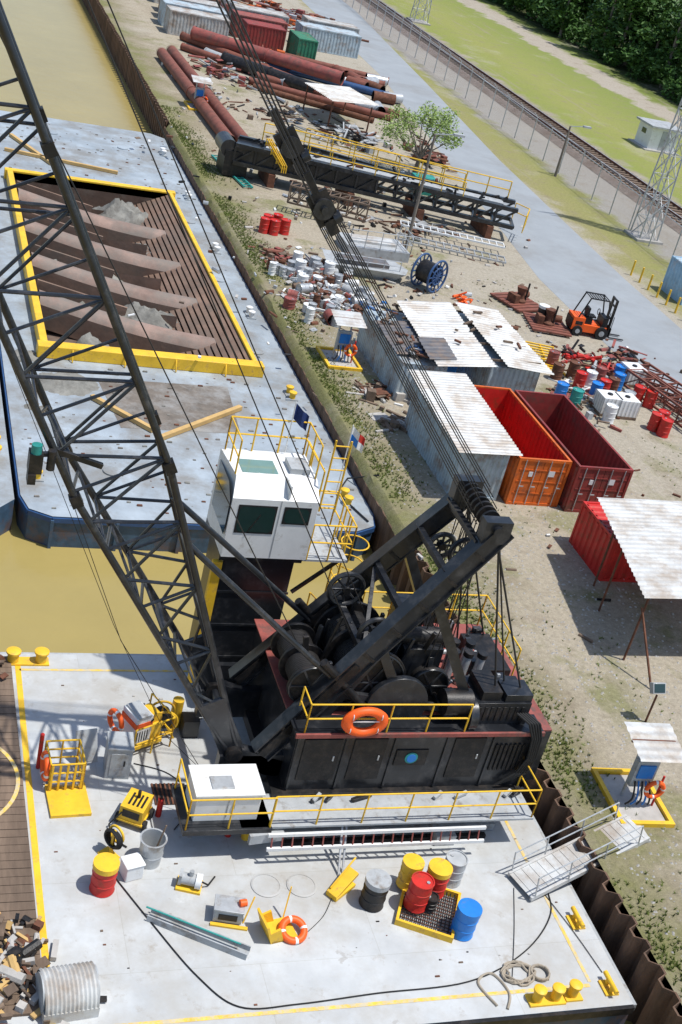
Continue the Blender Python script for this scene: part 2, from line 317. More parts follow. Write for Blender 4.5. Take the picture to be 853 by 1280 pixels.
for x,y in ((14.6,38),(7.5,37),(11,36),(14.9,48),(14.9,56),(14.9,64),(9,77),(13,76)): g.lathe((x,y,zd),[(.32,0),(.32,.05),(.28,.06)],bdeck,20)
for _ in range(320): 
    x=U(4.6,16); y=U(34.3,45) if random.random()<.6 else U(67.6,79); s_=U(.02,.09); g.box(x,y,zd,x+s_*2,y+s_,zd+s_*.5,random.choice([mudstain,mud,rust]))
g.path([(15.8,34.6,zd+.05),(15.2,36.4,zd+.05),(15.9,37.5,zd+.05),(16.6,36.5,.1)],.03,rope)
g.done()
E=empty('deck_barge',(-3,57,-1.8)); g=MB('hull_and_deck',E); DR=4.22
pp=[(-14,34.1),(DR-.7,34.1),(DR,34.9),(DR,80),(-14,80)]
g.add([(x,y,zd) for x,y in pp],[(0,1,2,3,4)],bdeck)
g.add([(x,y,zd) for x,y in pp]+[(x,y,-2.6) for x,y in pp],[(i,5+i,5+(i+1)%5,(i+1)%5) for i in range(5)],hull)
for k in (0,.7): g.lathe((3.75,37.4+k,zd),[(.15,0),(.15,.35),(.2,.37),(.2,.44),(.12,.47)],yel,14)
g.beam((-14,34.08,zd-.1),(DR-.7,34.08,zd-.1),.14,.16,dkblue)
g.done()
# ---------------- crane barge ----------------
E=empty('crane_barge',(5,21,-1.8)); D=-.6
g=MB('hull_and_deck',E)
bx0,bx1,by0,by1=-14,15.85,15.05,27
g.quad((bx0,by0,D),(bx1,by0,D),(bx1,by1,D),(bx0,by1,D),deckc)
pp=[(bx0,by0),(bx1,by0),(bx1,by1),(bx0,by1)]
g.add([(x,y,D) for x,y in pp]+[(x,y,-2.6) for x,y in pp],[(i,4+i,4+(i+1)%4,(i+1)%4) for i in range(4)],hull)
g.beam((bx0,27.03,D-.12),(bx1,27.03,D-.12),.12,.2,grey); g.beam((15.88,by0,D-.12),(15.88,by1,D-.12),.12,.2,grey); g.beam((bx0,15.02,D-.12),(15.85,15.02,D-.12),.1,.2,blackd)
g.done(smooth=False)
yline=mat('worn_yellow_line',(.8,.52,.06),.6,0,.3,scale=4,dirt=(.5,.47,.38),da=.75,ds=6,bump=0)
g=MB('painted_lines',E); z=D+.006
g.quad((3.62,15.6,z),(3.76,15.6,z),(3.84,26.7,z),(3.7,26.7,z),yel)
g.quad((15.05,15.7,z),(15.13,15.7,z),(15.13,24,z),(15.05,24,z),yline)
g.quad((3.8,15.57,z),(15.05,15.57,z),(15.05,15.66,z),(3.8,15.66,z),yline)
g.quad((3.8,26.3,z),(11,26.3,z),(11,26.38,z),(3.8,26.38,z),yline)
g.done(smooth=False)
g=MB('timber_deck',E); y=16
while y<26.6:
    g.box(-8,y,D+.01,3.6,y+.21,D+.07+U(0,.012),wood); y+=.225
vs=[];N=24
for i in range(N+1):
    t=math.radians(-80+i*160/N)
    for r in (1.55,1.64): vs.append((1.9+r*math.cos(t),22.3+r*math.sin(t),D+.09))
g.add(vs,[(2*i,2*i+1,2*i+3,2*i+2) for i in range(N)],yline)
g.done(smooth=False)
g=MB('bollards',E)
def bol(g,x,y,dx,dy,q=.85):
    g.box(x-.2-abs(dx),y-.16-abs(dy),D,x+.2+abs(dx),y+.16+abs(dy),D+.05,yel)
    for k in ((-1,1) if dx or dy else (0,)): g.lathe((x+k*dx,y+k*dy,D+.05),[(.13*q,0),(.13*q,.24),(.17*q,.26),(.17*q,.31),(.11*q,.34)],yel,16)
bol(g,13.85,15.35,.22,0); bol(g,4.0,26.65,.35,0,1.1); bol(g,14.5,15.4,0,0)
for x,y in ((15.45,15.5),(15.5,17.3),(15.4,24.5)):
    g.box(x-.16,y-.2,D,x+.16,y+.2,D+.04,yel); g.cyl((x,y-.1,D),(x,y-.1,D+.16),.05,yel); g.cyl((x,y+.1,D),(x,y+.1,D+.16),.05,yel); g.cyl((x,y-.28,D+.19),(x,y+.28,D+.19),.055,yel,10)
g.done()
g=MB('deck_hatches',E)
for x,y in ((8.55,18.85),(9.35,18.8)):
    g.lathe((x,y,D),[(.34,0),(.34,.02),(.3,.03),(.3,.02)],deckc,28)
g.box(6.5,21.4,D+.004,7.3,22.1,D+.01,blackd)
for k in range(8): g.box(6.5+k*.1,21.4,D+.01,6.54+k*.1,22.1,D+.03,rust)
for _ in range(110):
    x=U(4,15.5);y=U(15.8,26);s_=U(.01,.04); g.box(x,y,D,x+s_*U(1,3),y+s_,D+s_*.6,random.choice([rust,blackd,wood,conc]))
g.done()
# ---------------- dredge crane ----------------
C=empty('barge_crane',(12.2,22.8,D))
g=MB('turntable',C)
g.lathe((12.2,22.8,D),[(2.35,0),(2.35,.12),(2.1,.12),(2.1,.5),(1.9,.5),(1.9,.85)],blackd,40)
for i in range(40):
    t=i*2*math.pi/40; g.cyl((12.2+2.2*math.cos(t),22.8+2.2*math.sin(t),D+.12),(12.2+2.2*math.cos(t),22.8+2.2*math.sin(t),D+.34),.09,grey,8)
g.beam((9.0,20.35,D+.12),(14.6,20.35,D+.12),.25,.2,grey); g.box(12.9,19.8,D,13.4,20.3,D+.3,grey); g.beam((9.2,20.05,D+.05),(14.3,20.05,D+.05),.12,.1,blackd)
for x in (8.4,8.75,9.1): g.lathe((x,20.3,D),[(.11,0),(.11,.4)],yel if x<8.6 else grey,12)
g.cyl((8.0,20.4,D),(8.0,20.4,D+.5),.08,red,12)
g.done()
g=MB('machinery_house',C)
g.box(8.9,20.6,.12,15.2,24.8,.4,blackd)
g.box(9.2,20.75,.4,15.2,24.9,2.1,black)
for x in (9.25,10.4,11.6,12.9,14.1,15.15): g.box(x-.03,20.71,.45,x+.03,20.75,2.05,black)
for a,b_ in ((9.4,10.3),(10.6,11.4),(13.1,13.9)): 
    g.box(a,20.72,.7,b_,20.755,1.9,blackd); g.box(b_-.15,20.7,1.28,b_-.11,20.72,1.42,galv)
g.cyl((12.1,20.74,1.33),(12.1,20.7,1.33),.16,teal,20); g.cyl((12.1,20.7,1.33),(12.1,20.69,1.33),.12,blue,20); g.box(11.7,20.72,1.1,12.5,20.745,1.56,blackd)
for k in range(7): g.box(14.2+k*.12,20.71,.9,14.26+k*.12,20.75,1.7,blackd)
g.box(9.1,21.3,2.1,15.3,24.95,2.14,redd); g.box(9.1,20.66,2.1,15.3,21.3,2.135,black)
g.box(9.1,20.6,2.04,15.3,20.66,2.15,redd)
g.box(15.2,21,.3,15.75,24.6,1.85,black); g.box(15.2,21,1.85,15.75,24.6,1.9,redd)
g.box(8.0,19.7,.24,15.2,20.75,.3,grey)
g.rail([(8.65,19.74,.3),(15.15,19.74,.3),(15.15,20.7,.3)],.85,yel,1.1)
g.rail([(6.75,21.0,.3),(6.75,19.7,.3),(8.65,19.7,.3)],.85,yel,.9)
g.box(6.7,19.65,.16,8.7,21.1,.3,black)
g.rail([(9.3,20.68,2.14),(13.2,20.68,2.14)],.8,yel,.95)
g.rail([(9.3,20.68,2.14),(9.3,21.3,2.14)],.8,yel,.6)
g.rail([(12.6,24.9,2.14),(15.2,24.9,2.14),(15.2,22.6,2.14)],.95,yel,.8)
g.rail([(11.0,24.9,2.14),(12.6,24.9,2.14)],.95,yel,.8)
g.box(13.5,20.95,2.14,14.9,22.0,2.75,black); g.box(13.6,21.05,2.75,14.1,21.9,3.0,blackd); g.box(14.2,21.0,2.75,14.9,21.6,2.95,black)
for k in range(8): g.box(13.55+k*.16,20.93,2.25,13.63+k*.16,20.95,2.65,blackd)
for x,y in ((13.35,22.5),(13.7,22.45),(14.05,22.4),(13.5,22.9),(13.9,22.85)):
    g.cyl((x,y,2.14),(x+.06,y+.05,2.95),.11,galv,14); g.cyl((x+.06,y+.05,2.95),(x+.07,y+.05,3.08),.13,blackd,14)
g.cyl((12.7,21.2,2.6),(13.4,21.2,2.6),.32,blackd,20); g.cyl((13.3,21.1,2.35),(13.5,21.1,2.35),.42,black,20)
g.box(14.2,22.4,2.14,15,23.9,2.6,blackd)
for _ in range(95):
    x=U(11.4,14.8);y=U(21.6,24.6);s_=U(.05,.22); h=U(.1,.7)
    if random.random()<.5: g.box(x,y,2.14,x+s_,y+s_*U(.6,1.6),2.14+h,random.choice([blackd,black,black,grey]))
    else: g.cyl((x,y,2.14+h*.5),(x+U(-.6,.6),y+U(-.6,.6),2.14+h*U(.3,1)),U(.02,.08),random.choice([blackd,black,galv,redd]),8)
for k in range(5):
    g.path([(14.55+k*.07,20.9,2.5),(14.8+k*.07,20.62,2.4),(14.98+k*.06,20.56,2.0),(15.05+k*.05,20.56,1.4),(14.9+k*.07,20.6,.9),(14.5,20.65,.5)],.03,rubber)
for k in range(9): x=U(9.5,15); g.beam((x,20.4,.36),(x+U(.1,.5),20.55,.36+U(0,.1)),.08,.08,random.choice([blackd,black,grey]))
g.done(bevel=.01)
g=MB('control_locker',C); g.box(6.95,19.95,.3,8.4,20.85,1.02,white); g.box(6.9,19.9,1.02,8.45,20.9,1.07,white); g.box(7.66,19.935,.4,7.69,19.95,.95,grey); g.box(7.78,19.92,.65,7.82,19.95,.78,blackd); g.box(7.3,20.1,1.07,7.8,20.5,1.1,galv); g.done(bevel=.015)
g=MB('hanging_ladder',C)
for zz,yy in ((-.12,19.45),(.2,19.55)): g.beam((8.6,yy,zz),(13.9,yy,zz),.06,.08,white)
for k in range(22): g.cyl((8.7+k*.24,19.45,-.12),(8.7+k*.24,19.55,.2),.018,redd,6)
g.beam((8.2,19.6,.05),(9,19.7,.05),.1,.25,grey)
g.done()
g=MB('lifebuoy_on_rail',C); g.torus((10.6,20.56,2.55),.3,.1,lifeo,'Y',sx=1.4); g.cyl((10.1,20.5,2.6),(11.1,20.5,2.6),.012,white,6)
for t in (.6,2.5,3.8,5.6): g.torus((10.6+.42*math.cos(t),20.56,2.55+.3*math.sin(t)),.105,.012,white,'X' if abs(math.sin(t))>.5 else 'X',16,5)
g.done()
g=MB('winch_drums',C)
def drum(x,ya,yb,z,r,fr):
    g.cyl((x,ya,z),(x,yb,z),r,rope,28)
    for y in (ya,yb,(ya+yb)/2): g.cyl((x,y-.04,z),(x,y+.04,z),fr,blackd,32)
    k=ya+.06
    while k<yb: g.torus((x,k,z),r,.018,rope,'Y',24,5); k+=.06
    y=ya-.045
    for q in range(6): t=q*math.pi/3; g.beam((x,y,z),(x+fr*.9*math.cos(t),y,z+fr*.9*math.sin(t)),.05,.06,black,up=(0,1,0))
    g.torus((x,y,z),fr*.92,.03,black,'Y',32,6)
drum(10.9,21.5,23.4,2.95,.62,.86); drum(9.55,21.6,23.2,2.75,.4,.55); drum(12.5,21.7,23.3,2.7,.35,.5)
g.cyl((11.6,21.2,2.5),(11.6,21.35,2.5),.75,black,32); g.box(9.4,21.4,2.14,13,23.5,2.4,blackd)
def spoked(c,R,ax='Y'):
    g.torus(c,R,.06,black,'Y',32,8); g.cyl((c[0],c[1]-.1,c[2]),(c[0],c[1]+.1,c[2]),.1,blackd,12)
    for k in range(8):
        t=k*math.pi/4; g.beam(c,(c[0]+R*math.cos(t),c[1],c[2]+R*math.sin(t)),.05,.05,black)
spoked((10.5,23.2,4.3),.42); spoked((10.9,21.9,4.0),.38); spoked((12.7,22.3,6.0),.36); spoked((12.4,22.9,5.8),.3)
for k in range(34):
    x=U(9.6,13); y=U(21.5,23.6); g.beam((x,y,2.3),(x+U(-.6,.6),y+U(-.3,.3),U(2.7,4.2)),U(.04,.14),U(.04,.14),random.choice([black,blackd]))
g.box(11.8,22.0,2.4,12.8,22.9,3.5,black); g.cyl((11.7,22.4,3.6),(12.9,22.4,3.6),.22,blackd,16); g.box(12.0,23.1,2.4,12.6,23.7,3.9,black)
g.done(bevel=.01)
g=MB('a_frame_gantry',C); TX,TZ=12.85,7.1
for ya,yb in ((21.25,21.65),(23.9,23.45)):
    a=V((8.6,ya,1.1)); b_=V((TX+.25,yb,TZ)); g.beam(a,b_,.24,.42,black)
    d=(b_-a)
    for h in (-.22,.22):
        up_=d.cross(V((0,1,0))).normalized()*h; g.beam(a+up_,b_+up_,.34,.035,black)
    for k in range(1,9):
        p=a+d*(k/9); g.beam(p-d.normalized()*.04,p+d.normalized()*.04,.31,.43,blackd)
    for k in range(3): g.beam(a+d*.3*k/3+V((0,-.16,.05)),a+d*(.3*k/3+.2)+V((0,-.16,.05)),.03,.2,blackd)
    g.beam((9.9,ya+.1*(1 if ya<22 else -1),2.1),a+d*.62,.18,.28,black)
    g.beam((13.6,ya,2.14),a+d*.72,.16,.24,black); g.beam((11.9,ya,2.14),a+d*.5,.16,.22,black)
    g.beam(a+d*.3+V((.2,0,-.2)),(13.3,ya,2.3),.12,.16,black)
    g.cyl((TX,yb,TZ),(15.0,ya,2.2),.025,rope,6); g.cyl((TX+.1,yb,TZ),(14.2,ya,2.2),.025,rope,6); g.cyl((TX+.1,yb,TZ),(14.6,ya+.3,2.2),.02,rope,6)
    g.box(TX-.3,yb-.15,TZ-.35,TX+.35,yb+.15,TZ+.2,black)
for f in (.25,.45,.62,.8,.93):
    p=V((8.6,21.25,1.1)).lerp(V((TX,21.65,TZ)),f); q=V((8.6,23.9,1.1)).lerp(V((TX,23.45,TZ)),f); g.beam(p,q,.14,.14,black)
p=V((8.6,21.25,1.1)).lerp(V((TX,21.65,TZ)),.45); q=V((8.6,23.9,1.1)).lerp(V((TX,23.45,TZ)),.62); g.beam(p,q,.09,.09,black)
g.cyl((TX,21.4,TZ),(TX,23.7,TZ),.12,black,16)
for k in range(7): y=21.95+k*.2; g.cyl((TX,y-.03,TZ),(TX,y+.03,TZ),.24,blackd,24)
for k in range(12): y=21.8+k*.14; g.cyl((TX-.15+.3*(k%2),y,TZ-.1),(12.3+.25*(k%4),y,2.9),.014,rope,5)
g.done()
g=MB('lattice_boom',C); F=V((8.0,22.5,1.05)); th=math.radians(63); d=V((-math.cos(th),0,math.sin(th))); nrm=V((math.sin(th),0,math.cos(th)))
def cp(L,i,j):
    f=min(1,L/7.5); hd=.1+f*.85; hw=1.15-.15*f
    if L>33: q=(40.5-L)/7.5; hd*=max(.15,q); hw*=max(.35,q)
    return F+d*L+nrm*(hd*i)+V((0,hw*j,0))
Ls=[1.2,2.9,4.6,6.2]+[7.7+1.75*k for k in range(19)]
cor=[(1,1),(1,-1),(-1,-1),(-1,1)]
for i,j in cor:
    g.path([cp(0,i,j)]+[cp(l,i,j) for l in (7.5,33,40.2)],.078,black,10)
for a,b_ in zip(Ls,Ls[1:]):
    for k in range(4):
        p,q=cor[k],cor[(k+1)%4]
        g.cyl(cp(a,*p),cp(a,*q),.034,black,6); mid=(a+b_)/2
        g.cyl(cp(a,*p),cp(mid,*q),.036,black,6); g.cyl(cp(mid,*q),cp(b_,*p),.036,black,6)
for j in (-1,1):
    y=22.5+j*1.15
    a=F+V((0,j*1.15,0)); g.beam(a+d*1.6,a-d*.3,.1,.55,black,up=tuple(nrm)); g.cyl((a.x,y-.2,a.z),(a.x,y+.2,a.z),.2,blackd,16)
    g.beam(a+V((.1,0,-.1)),(9.4,y,.5),.24,.5,black); g.box(7.7,y-.12,.2,9.2,y+.12,1.0,black)
    g.cyl(cp(5.6,1,j*.9),(10.9,22.5+j*1.2,2.3),.07,black,10); g.cyl((9.6,22.5+j*1.17,3.6),(10.9,22.5+j*1.2,2.3),.1,blackd,12)
    for L_ in (7.5,14,21,28): 
        for i in (-1,1): q=cp(L_,i,j); g.beam(q-d*.12,q+d*.12,.22,.22,blackd)
g.cyl(cp(3,-1,-1),cp(3,-1,1),.07,black); g.cyl(F+V((0,-1.2,0)),F+V((0,1.2,0)),.09,black)
g.cyl(cp(40.2,0,-1),cp(40.2,0,1),.4,blackd,20)
p=cp(8.6,-1,-1); g.box(p.x-.5,p.y-.3,p.z-.3,p.x-.25,p.y,p.z+.1,blackd); g.cyl((p.x-.38,p.y-.2,p.z+.1),(p.x-.38,p.y-.2,p.z+.28),.1,teal,12); g.cyl((p.x-.1,p.y-.25,p.z-.2),(p.x-.1,p.y-.25,p.z+.2),.08,blackd,12); g.box(p.x-.5,p.y-.35,p.z-.5,p.x-.35,p.y-.1,p.z-.3,blackd); g.beam(p,p+V((-.5,-.1,0)),.08,.08,black); g.beam(p+V((-.1,0,.1)),p+V((.9,0,-.2)),.1,.1,blackd)
g.cyl(cp(8.6,-1,-1)+V((.3,0,-.1)),cp(8.6,-1,1),.05,black)
g.done()
T=cp(40.2,0,0)
g=MB('wire_ropes',C); A=V((TX,22.55,TZ)); Bp=A.lerp(T,.215)+V((-.3,0,-.1))
dd=(T-A).normalized(); sn=V((dd.z,0,-dd.x))
for k in range(10):
    o=-.42+.84*k/9; y=-.6+1.2*((k*3)%10)/9; g.cyl(A+V((0,y,.1))+sn*o*.85,Bp+V((0,y*.4,0))+sn*o*.5,.013,rope,5)
for k in range(4):
    y=-.35+k*.23; g.cyl(Bp+V((0,y,0))+sn*(-.12+.08*k),T+V((0,y,.2))+sn*(-.3+.2*k),.018,rope,5)
d2=(T-Bp).normalized()
for y,o in ((-.3,0),(.3,1.1)):
    p=Bp+d2*o+V((0,y,0)); g.beam(p-d2*.32,p+d2*.32,.08,.42,blackd); g.cyl(p+V((0,-.12,0)),p+V((0,.12,0)),.2,black,16); g.beam(p+d2*.25,p+d2*.75,.07,.12,blackd); g.beam(p-d2*.55,p-d2*.25,.2,.2,blackd); g.cyl(p+sn*.1-d2*.3,p+sn*.25-d2*.3,.12,black,12)
g.cyl(Bp+V((0,-.5,0)),Bp+V((0,.5,0)),.07,black)
for s0,e in (((10.6,22.2,3.5),(.2,-.4)),((11.2,22.8,3.5),(.2,.4)),((9.4,22.3,3.2),(-.5,0))):
    g.cyl(s0,T+nrm*e[0]*3+V((0,e[1],0)),.014,rope,5)
g.path([cp(8.6,-1,-1),(5.2,22.0,3.6),(7.4,21.0,.6)],.008,rope); g.path([cp(12.5,-1,-1),(4.9,21.6,4.3),(6.6,21.9,1),(7.3,21.5,.5)],.007,rope)
g.done()
g=MB('cab_tower',C)
g.box(8.15,25.4,-.3,9.95,26.9,3.72,black); g.box(8.0,25.3,3.6,10.1,27,3.75,black)
for z in (.6,1.6,2.6): g.box(8.12,25.37,z,9.98,25.4,z+.06,black)
g.box(7.9,25.35,-.2,8.13,25.5,3.5,yel)
g.beam((9.0,24.7,.3),(9.0,25.4,.3),1.6,.3,black)
g.box(10.1,25.3,3.66,11.3,27,3.72,grey); g.beam((10.1,25.5,2.6),(11.2,25.5,3.66),.08,.08,black)
g.rail([(10.2,25.3,3.72),(11.3,25.3,3.72),(11.3,27,3.72),(10.2,27,3.72)],1.0,yel,.6)
for k in range(9): g.cyl((11.35,25.8,.6+k*.36),(11.35,26.3,.6+k*.36),.02,yel,6)
for y in (25.8,26.3): g.cyl((11.35,y,.1),(11.35,y,4.7),.025,yel,6)
for k in range(5): g.torus((11.7,26.05,1.4+k*.6),.36,.02,yel,'Z',20,5)
g.rail([(10.4,25.0,2.14),(12.0,26.6,.2)],.8,yel,.6)
g.done()
g=MB('operator_cab',C)
zb,zt=3.76,5.75; x0,x1,y0,y1=8.0,10.0,25.2,27.0
g.add([(x0,y0,zb),(x1+.15,y0,zb),(x1+.15,y1,zb),(x0,y1,zb),(x0,y0,zt-.35),(x1+.15,y0,zt-.35),(x1+.15,y1,zt),(x0,y1,zt),(x0+.12,y0+.5,zt),(x1+.15,y0+.5,zt)],
 [(0,3,2,1),(0,1,5,4),(4,5,9,8),(8,9,6,7),(1,2,6,9,5),(3,0,4,8,7),(2,3,7,6)],white)
def pane(vs,m=glass): g.add(vs,[tuple(range(len(vs)))],m)
def win(xa,za,xb,zb_,y): 
    c=.08; g.box(xa-.04,y-.012,za-.04,xb+.04,y,zb_+.04,rubber)
    pane([(xa+c,y-.016,za),(xb-c,y-.016,za),(xb,y-.016,za+c),(xb,y-.016,zb_-c),(xb-c,y-.016,zb_),(xa+c,y-.016,zb_),(xa,y-.016,zb_-c),(xa,y-.016,za+c)])
win(8.22,4.5,9.1,5.2,y0); win(9.35,4.8,9.95,5.2,y0); g.box(9.2,y0-.01,3.8,9.23,y0,5.4,grey)
g.beam((8.5,y0-.03,4.5),(8.75,y0-.03,5.0),.02,.02,blackd)
pane([(x0-.012,y1-.2,4.3),(x0-.012,y0+.15,4.3),(x0-.012,y0+.15,5.25),(x0-.012,y0+.55,5.55),(x0-.012,y1-.2,5.55)])
pane([(8.2,25.25,5.449),(9.15,25.25,5.449),(9.15,25.6,5.694),(8.2,25.6,5.694)],skyglass); g.box(8.3,25.85,zt+.002,9.2,26.5,zt+.012,skyglass)
g.box(9.35,25.205,5.45,9.4,25.7,5.8,white)
g.box(9.5,25.9,zt,10.0,26.5,zt+.15,grey); g.box(10.155,25.6,3.9,10.17,26.4,5.5,grey)
g.done(bevel=.02)
g=MB('cab_roof_rail',C)
g.rail([(8.1,25.75,zt),(8.1,26.95,zt),(10.1,26.95,zt),(10.1,25.75,zt)],.9,yel,.65)
g.rail([(10.2,25.5,4.7),(10.2,27.0,4.7)],1.4,yel,.5); g.cyl((10.5,26,4.7),(10.5,26,6.7),.025,yel,6); g.cyl((10.9,26,4.7),(10.9,26,6.7),.025,yel,6)
for k in range(6): g.cyl((10.5,26,4.9+k*.33),(10.9,26,4.9+k*.33),.018,yel,6)
g.done()
def flag(name,p,h,cols,parent,ang=0):
    g=MB(name,parent); p=V(p); g.cyl(p,p+V((0,0,h)),.015,white,6)
    n=10
    for (u0,u1,v0,v1,m) in cols:
        vs=[]
        for i in range(n+1):
            u=u0+(u1-u0)*i/n
            for w in (v0,v1): vs.append(p+V((u*.42*math.cos(ang),.06*math.sin(u*9),h-.45+w*.42-u*.34)))
        g.add(vs,[(2*i,2*i+1,2*i+3,2*i+2) for i in range(n)],m)
    g.done()
navy=mat('navy_cloth',(.01,.03,.13),.8)
flag('blue_flag',(9.6,26.9,5.8),1.4,[(0,1,0,1,navy)],C)
flag('national_flag',(11.2,26.9,4.7),2.0,[(0,.5,.5,1,white),(.5,1,.5,1,red),(0,.5,0,.5,blue),(.5,1,0,.5,white)],C)
# ---------------- small props ----------------
def drum_prop(name,x,y,z,m,lid=None,r=.255,h=.76,lie=False):
    g=MB(name,loc=(x,y,z),rz=U(0,360))
    pr=[(r,0),(r+.013,.02),(r,.04),(r,h*.32),(r+.012,h*.335),(r,h*.35),(r,h*.64),(r+.012,h*.655),(r,h*.67),(r,h-.03),(r+.012,h-.015),(r+.008,h),(r-.02,h),(r-.025,h-.025)]
    if lie: g.M=g.M@Matrix.Translation((0,0,r))@Matrix.Rotation(math.pi/2,4,'X')
    g.lathe((0,0,0),pr,m)
    if lid: g.lathe((0,0,0),[(r+.02,h-.12),(r+.02,h+.01),(r-.03,h+.012)],lid); 
    g.cyl((r*.5,0,h-.025),(r*.5,0,h),.04,galv,8)
    g.done(); 
drum_prop('oil_drum',5.0,19.0,D,red,yel); drum_prop('oil_drum',10.8,18.2,D,blackd,grey,.27,.75); drum_prop('oil_drum',12.62,17.25,D,blue,blue)
drum_prop('oil_drum',11.75,18.0,D+.1,red); drum_prop('oil_drum',12.3,18.35,D+.1,red,yel); drum_prop('oil_drum',11.75,18.6,D+.1,yel,yel,.23,.7); drum_prop('oil_drum',12.9,18.75,D,grey,None,.25,.7)
drum_prop('oil_drum',12.05,17.9,D+.1,blackd,None,.15,.35)
g=MB('spill_tray',loc=(12.0,17.8,D),rz=-28)
for a in ((-.65,-.6,.65,-.54),(-.65,.75,.65,.81),(-.65,-.54,-.59,.75),(.59,-.54,.65,.75)): g.box(a[0],a[1],0,a[2],a[3],.16,yel)
for k in range(13): g.box(-.58+k*.09,-.54,.08,-.55+k*.09,.75,.1,blackd)
for k in range(12): g.box(-.59,-.5+k*.1,.07,.59,-.48+k*.1,.09,rust)
g.done()
g=MB('steel_bucket',loc=(6.1,19.7,D)); g.lathe((0,0,0),[(.24,0),(.27,.68),(.3,.7),(.26,.7),(.23,.1)],galv,24); g.torus((0,0,.3),.26,.012,galv,N=24,n=5); g.cyl((.05,0,.1),(.25,.1,.95),.02,wood,6); g.done()
g=MB('storage_box',loc=(5.65,19.35,D),rz=15); g.box(-.2,-.18,0,.2,.18,.38,white); g.box(-.22,-.2,.38,.22,.2,.42,white); g.done(bevel=.02)
def lifering(name,x,y,z,R=.33,tilt=60,rz=0):
    g=MB(name,loc=(x,y,z),rz=rz); g.torus((0,0,R*math.sin(math.radians(tilt))+.05),R,.08,lifeo,m2=white,rot=Matrix.Rotation(math.radians(tilt),3,'X')); g.done()
g=MB('safety_gear_stand',loc=(4.5,21.9,D),rz=3)
g.box(-.42,-.8,0,.48,.2,.08,yel); g.rail([(-.38,.0,.08),(-.38,.8,.08),(.38,.8,.08),(.38,.0,.08),(-.38,0,.08)],.75,yel,.38,.022,3); g.box(-.33,.1,.08,.33,.7,.14,galv)
for k in range(5): g.box(-.36+k*.17,-.02,.1,-.31+k*.17,.02,.8,yel)
g.torus((-.43,.35,.5),.27,.075,lifeo,'X',m2=white); g.cyl((-.48,.85,0),(-.48,.85,1.0),.05,red,10)
g.done()
g=MB('steel_cabinet',loc=(5.75,22.6,D),rz=-5); g.box(-.28,-.3,0,.28,.3,.85,grey); g.box(-.3,-.32,.85,.3,.32,.9,grey); g.box(-.2,-.312,.1,.2,-.3,.75,galv); g.box(.1,-.33,.4,.14,-.31,.55,blackd); g.done(bevel=.01)
g=MB('steel_door_panel',loc=(5.1,22.7,D),rz=10); g.M=g.M@Matrix.Rotation(math.radians(-25),4,'X'); g.box(-.25,0,.1,.25,.05,.9,grey); g.box(-.2,-.01,.15,.2,0,.45,galv); g.done()
g=MB('diesel_generator',loc=(6.4,23.6,D),rz=25)
g.box(-.45,-.35,.1,.45,.35,.2,yel); g.box(-.35,-.3,.2,.1,.3,1.0,white); g.box(-.37,-.31,.7,.11,.31,.85,lifeo); g.box(.12,-.25,.2,.45,.25,.65,yel); g.cyl((.28,-.2,.75),(.28,.2,.75),.18,yel,16); g.rail([(-.5,-.5,0),(.6,-.5,0),(.6,.5,0)],.9,yel,.5); g.torus((-.6,.2,.7),.25,.065,lifeo,'X',m2=white)
g.box(-.3,-.32,1.0,.05,.28,1.05,grey)
for k in range(5): g.box(-.3+k*.07,-.305,.3,-.27+k*.07,-.3,.6,blackd)
for k in range(10): g.beam((U(-.3,.5),U(-.3,.3),.3),(U(-.3,.6),U(-.4,.4),U(.5,1.1)),.04,.04,random.choice([yel,blackd,red,grey]))
g.done(bevel=.01)
g=MB('hose_reel',loc=(7.0,23.9,D)); 
for y in (-.2,.2): g.torus((0,y,.5),.32,.03,yel,'Y'); g.beam((0,y,.5),(.3,y,0),.04,.04,yel); g.beam((0,y,.5),(-.3,y,0),.04,.04,yel)
g.cyl((0,-.2,.5),(0,.2,.5),.2,blackd,16); g.cyl((.4,.3,0),(.4,.3,.8),.14,yel,14); g.box(.5,-.2,0,.9,.2,.5,black); g.done()
g=MB('welding_machine',loc=(5.95,21.0,D),rz=-30)
g.box(-.3,-.35,.15,.3,.35,.2,yel); g.box(-.27,-.33,.2,.27,.33,.56,yel); g.box(-.2,-.34,.3,.2,-.33,.5,blackd)
for x in (-.32,.32):
    for y in (-.22,.22): g.cyl((x-.04,y,.12),(x+.04,y,.12),.12,rubber,14)
g.cyl((0,.1,.56),(0,.1,.75),.04,blackd); g.cyl((.45,.35,0),(.45,.35,.5),.07,red,12); g.cyl((.45,.35,.5),(.45,.35,.58),.03,blackd,8)
g.path([(-.2,-.33,.4),(-.4,-.5,.1),(-.2,-.8,.03),(.2,-.9,.03)],.02,rubber)
for k in range(4): g.box(-.15+.1*k,-.2,.56,-.1+.1*k,.2,.575,blackd)
g.done(bevel=.015)
g=MB('hose_stand',loc=(5.3,19.95,D),rz=35); g.beam((0,0,0),(0,0,.7),.06,.06,yel)
for k in range(5): g.torus((.03*k-.06,0,.5-.02*k),.2+.02*(k%2),.03,rubber,'X',24,6)
g.beam((-.05,-.2,0),(-.05,.2,0.02),.3,.04,yel); g.torus((.12,.03,.5),.2,.03,yel,'X'); g.done()
g=MB('deck_pump',loc=(6.85,18.95,D),rz=-20); g.box(-.27,-.2,0,.27,.2,.06,yel); g.cyl((-.2,0,.2),(.12,0,.2),.13,grey,16); g.cyl((.12,0,.2),(.25,0,.2),.17,white,16); g.cyl((.0,0,.3),(0,0,.45),.05,galv); g.box(-.25,-.12,.1,-.18,.12,.35,grey); g.path([(.25,0,.2),(.4,.1,.05),(.5,.4,.03)],.02,rubber); g.done()
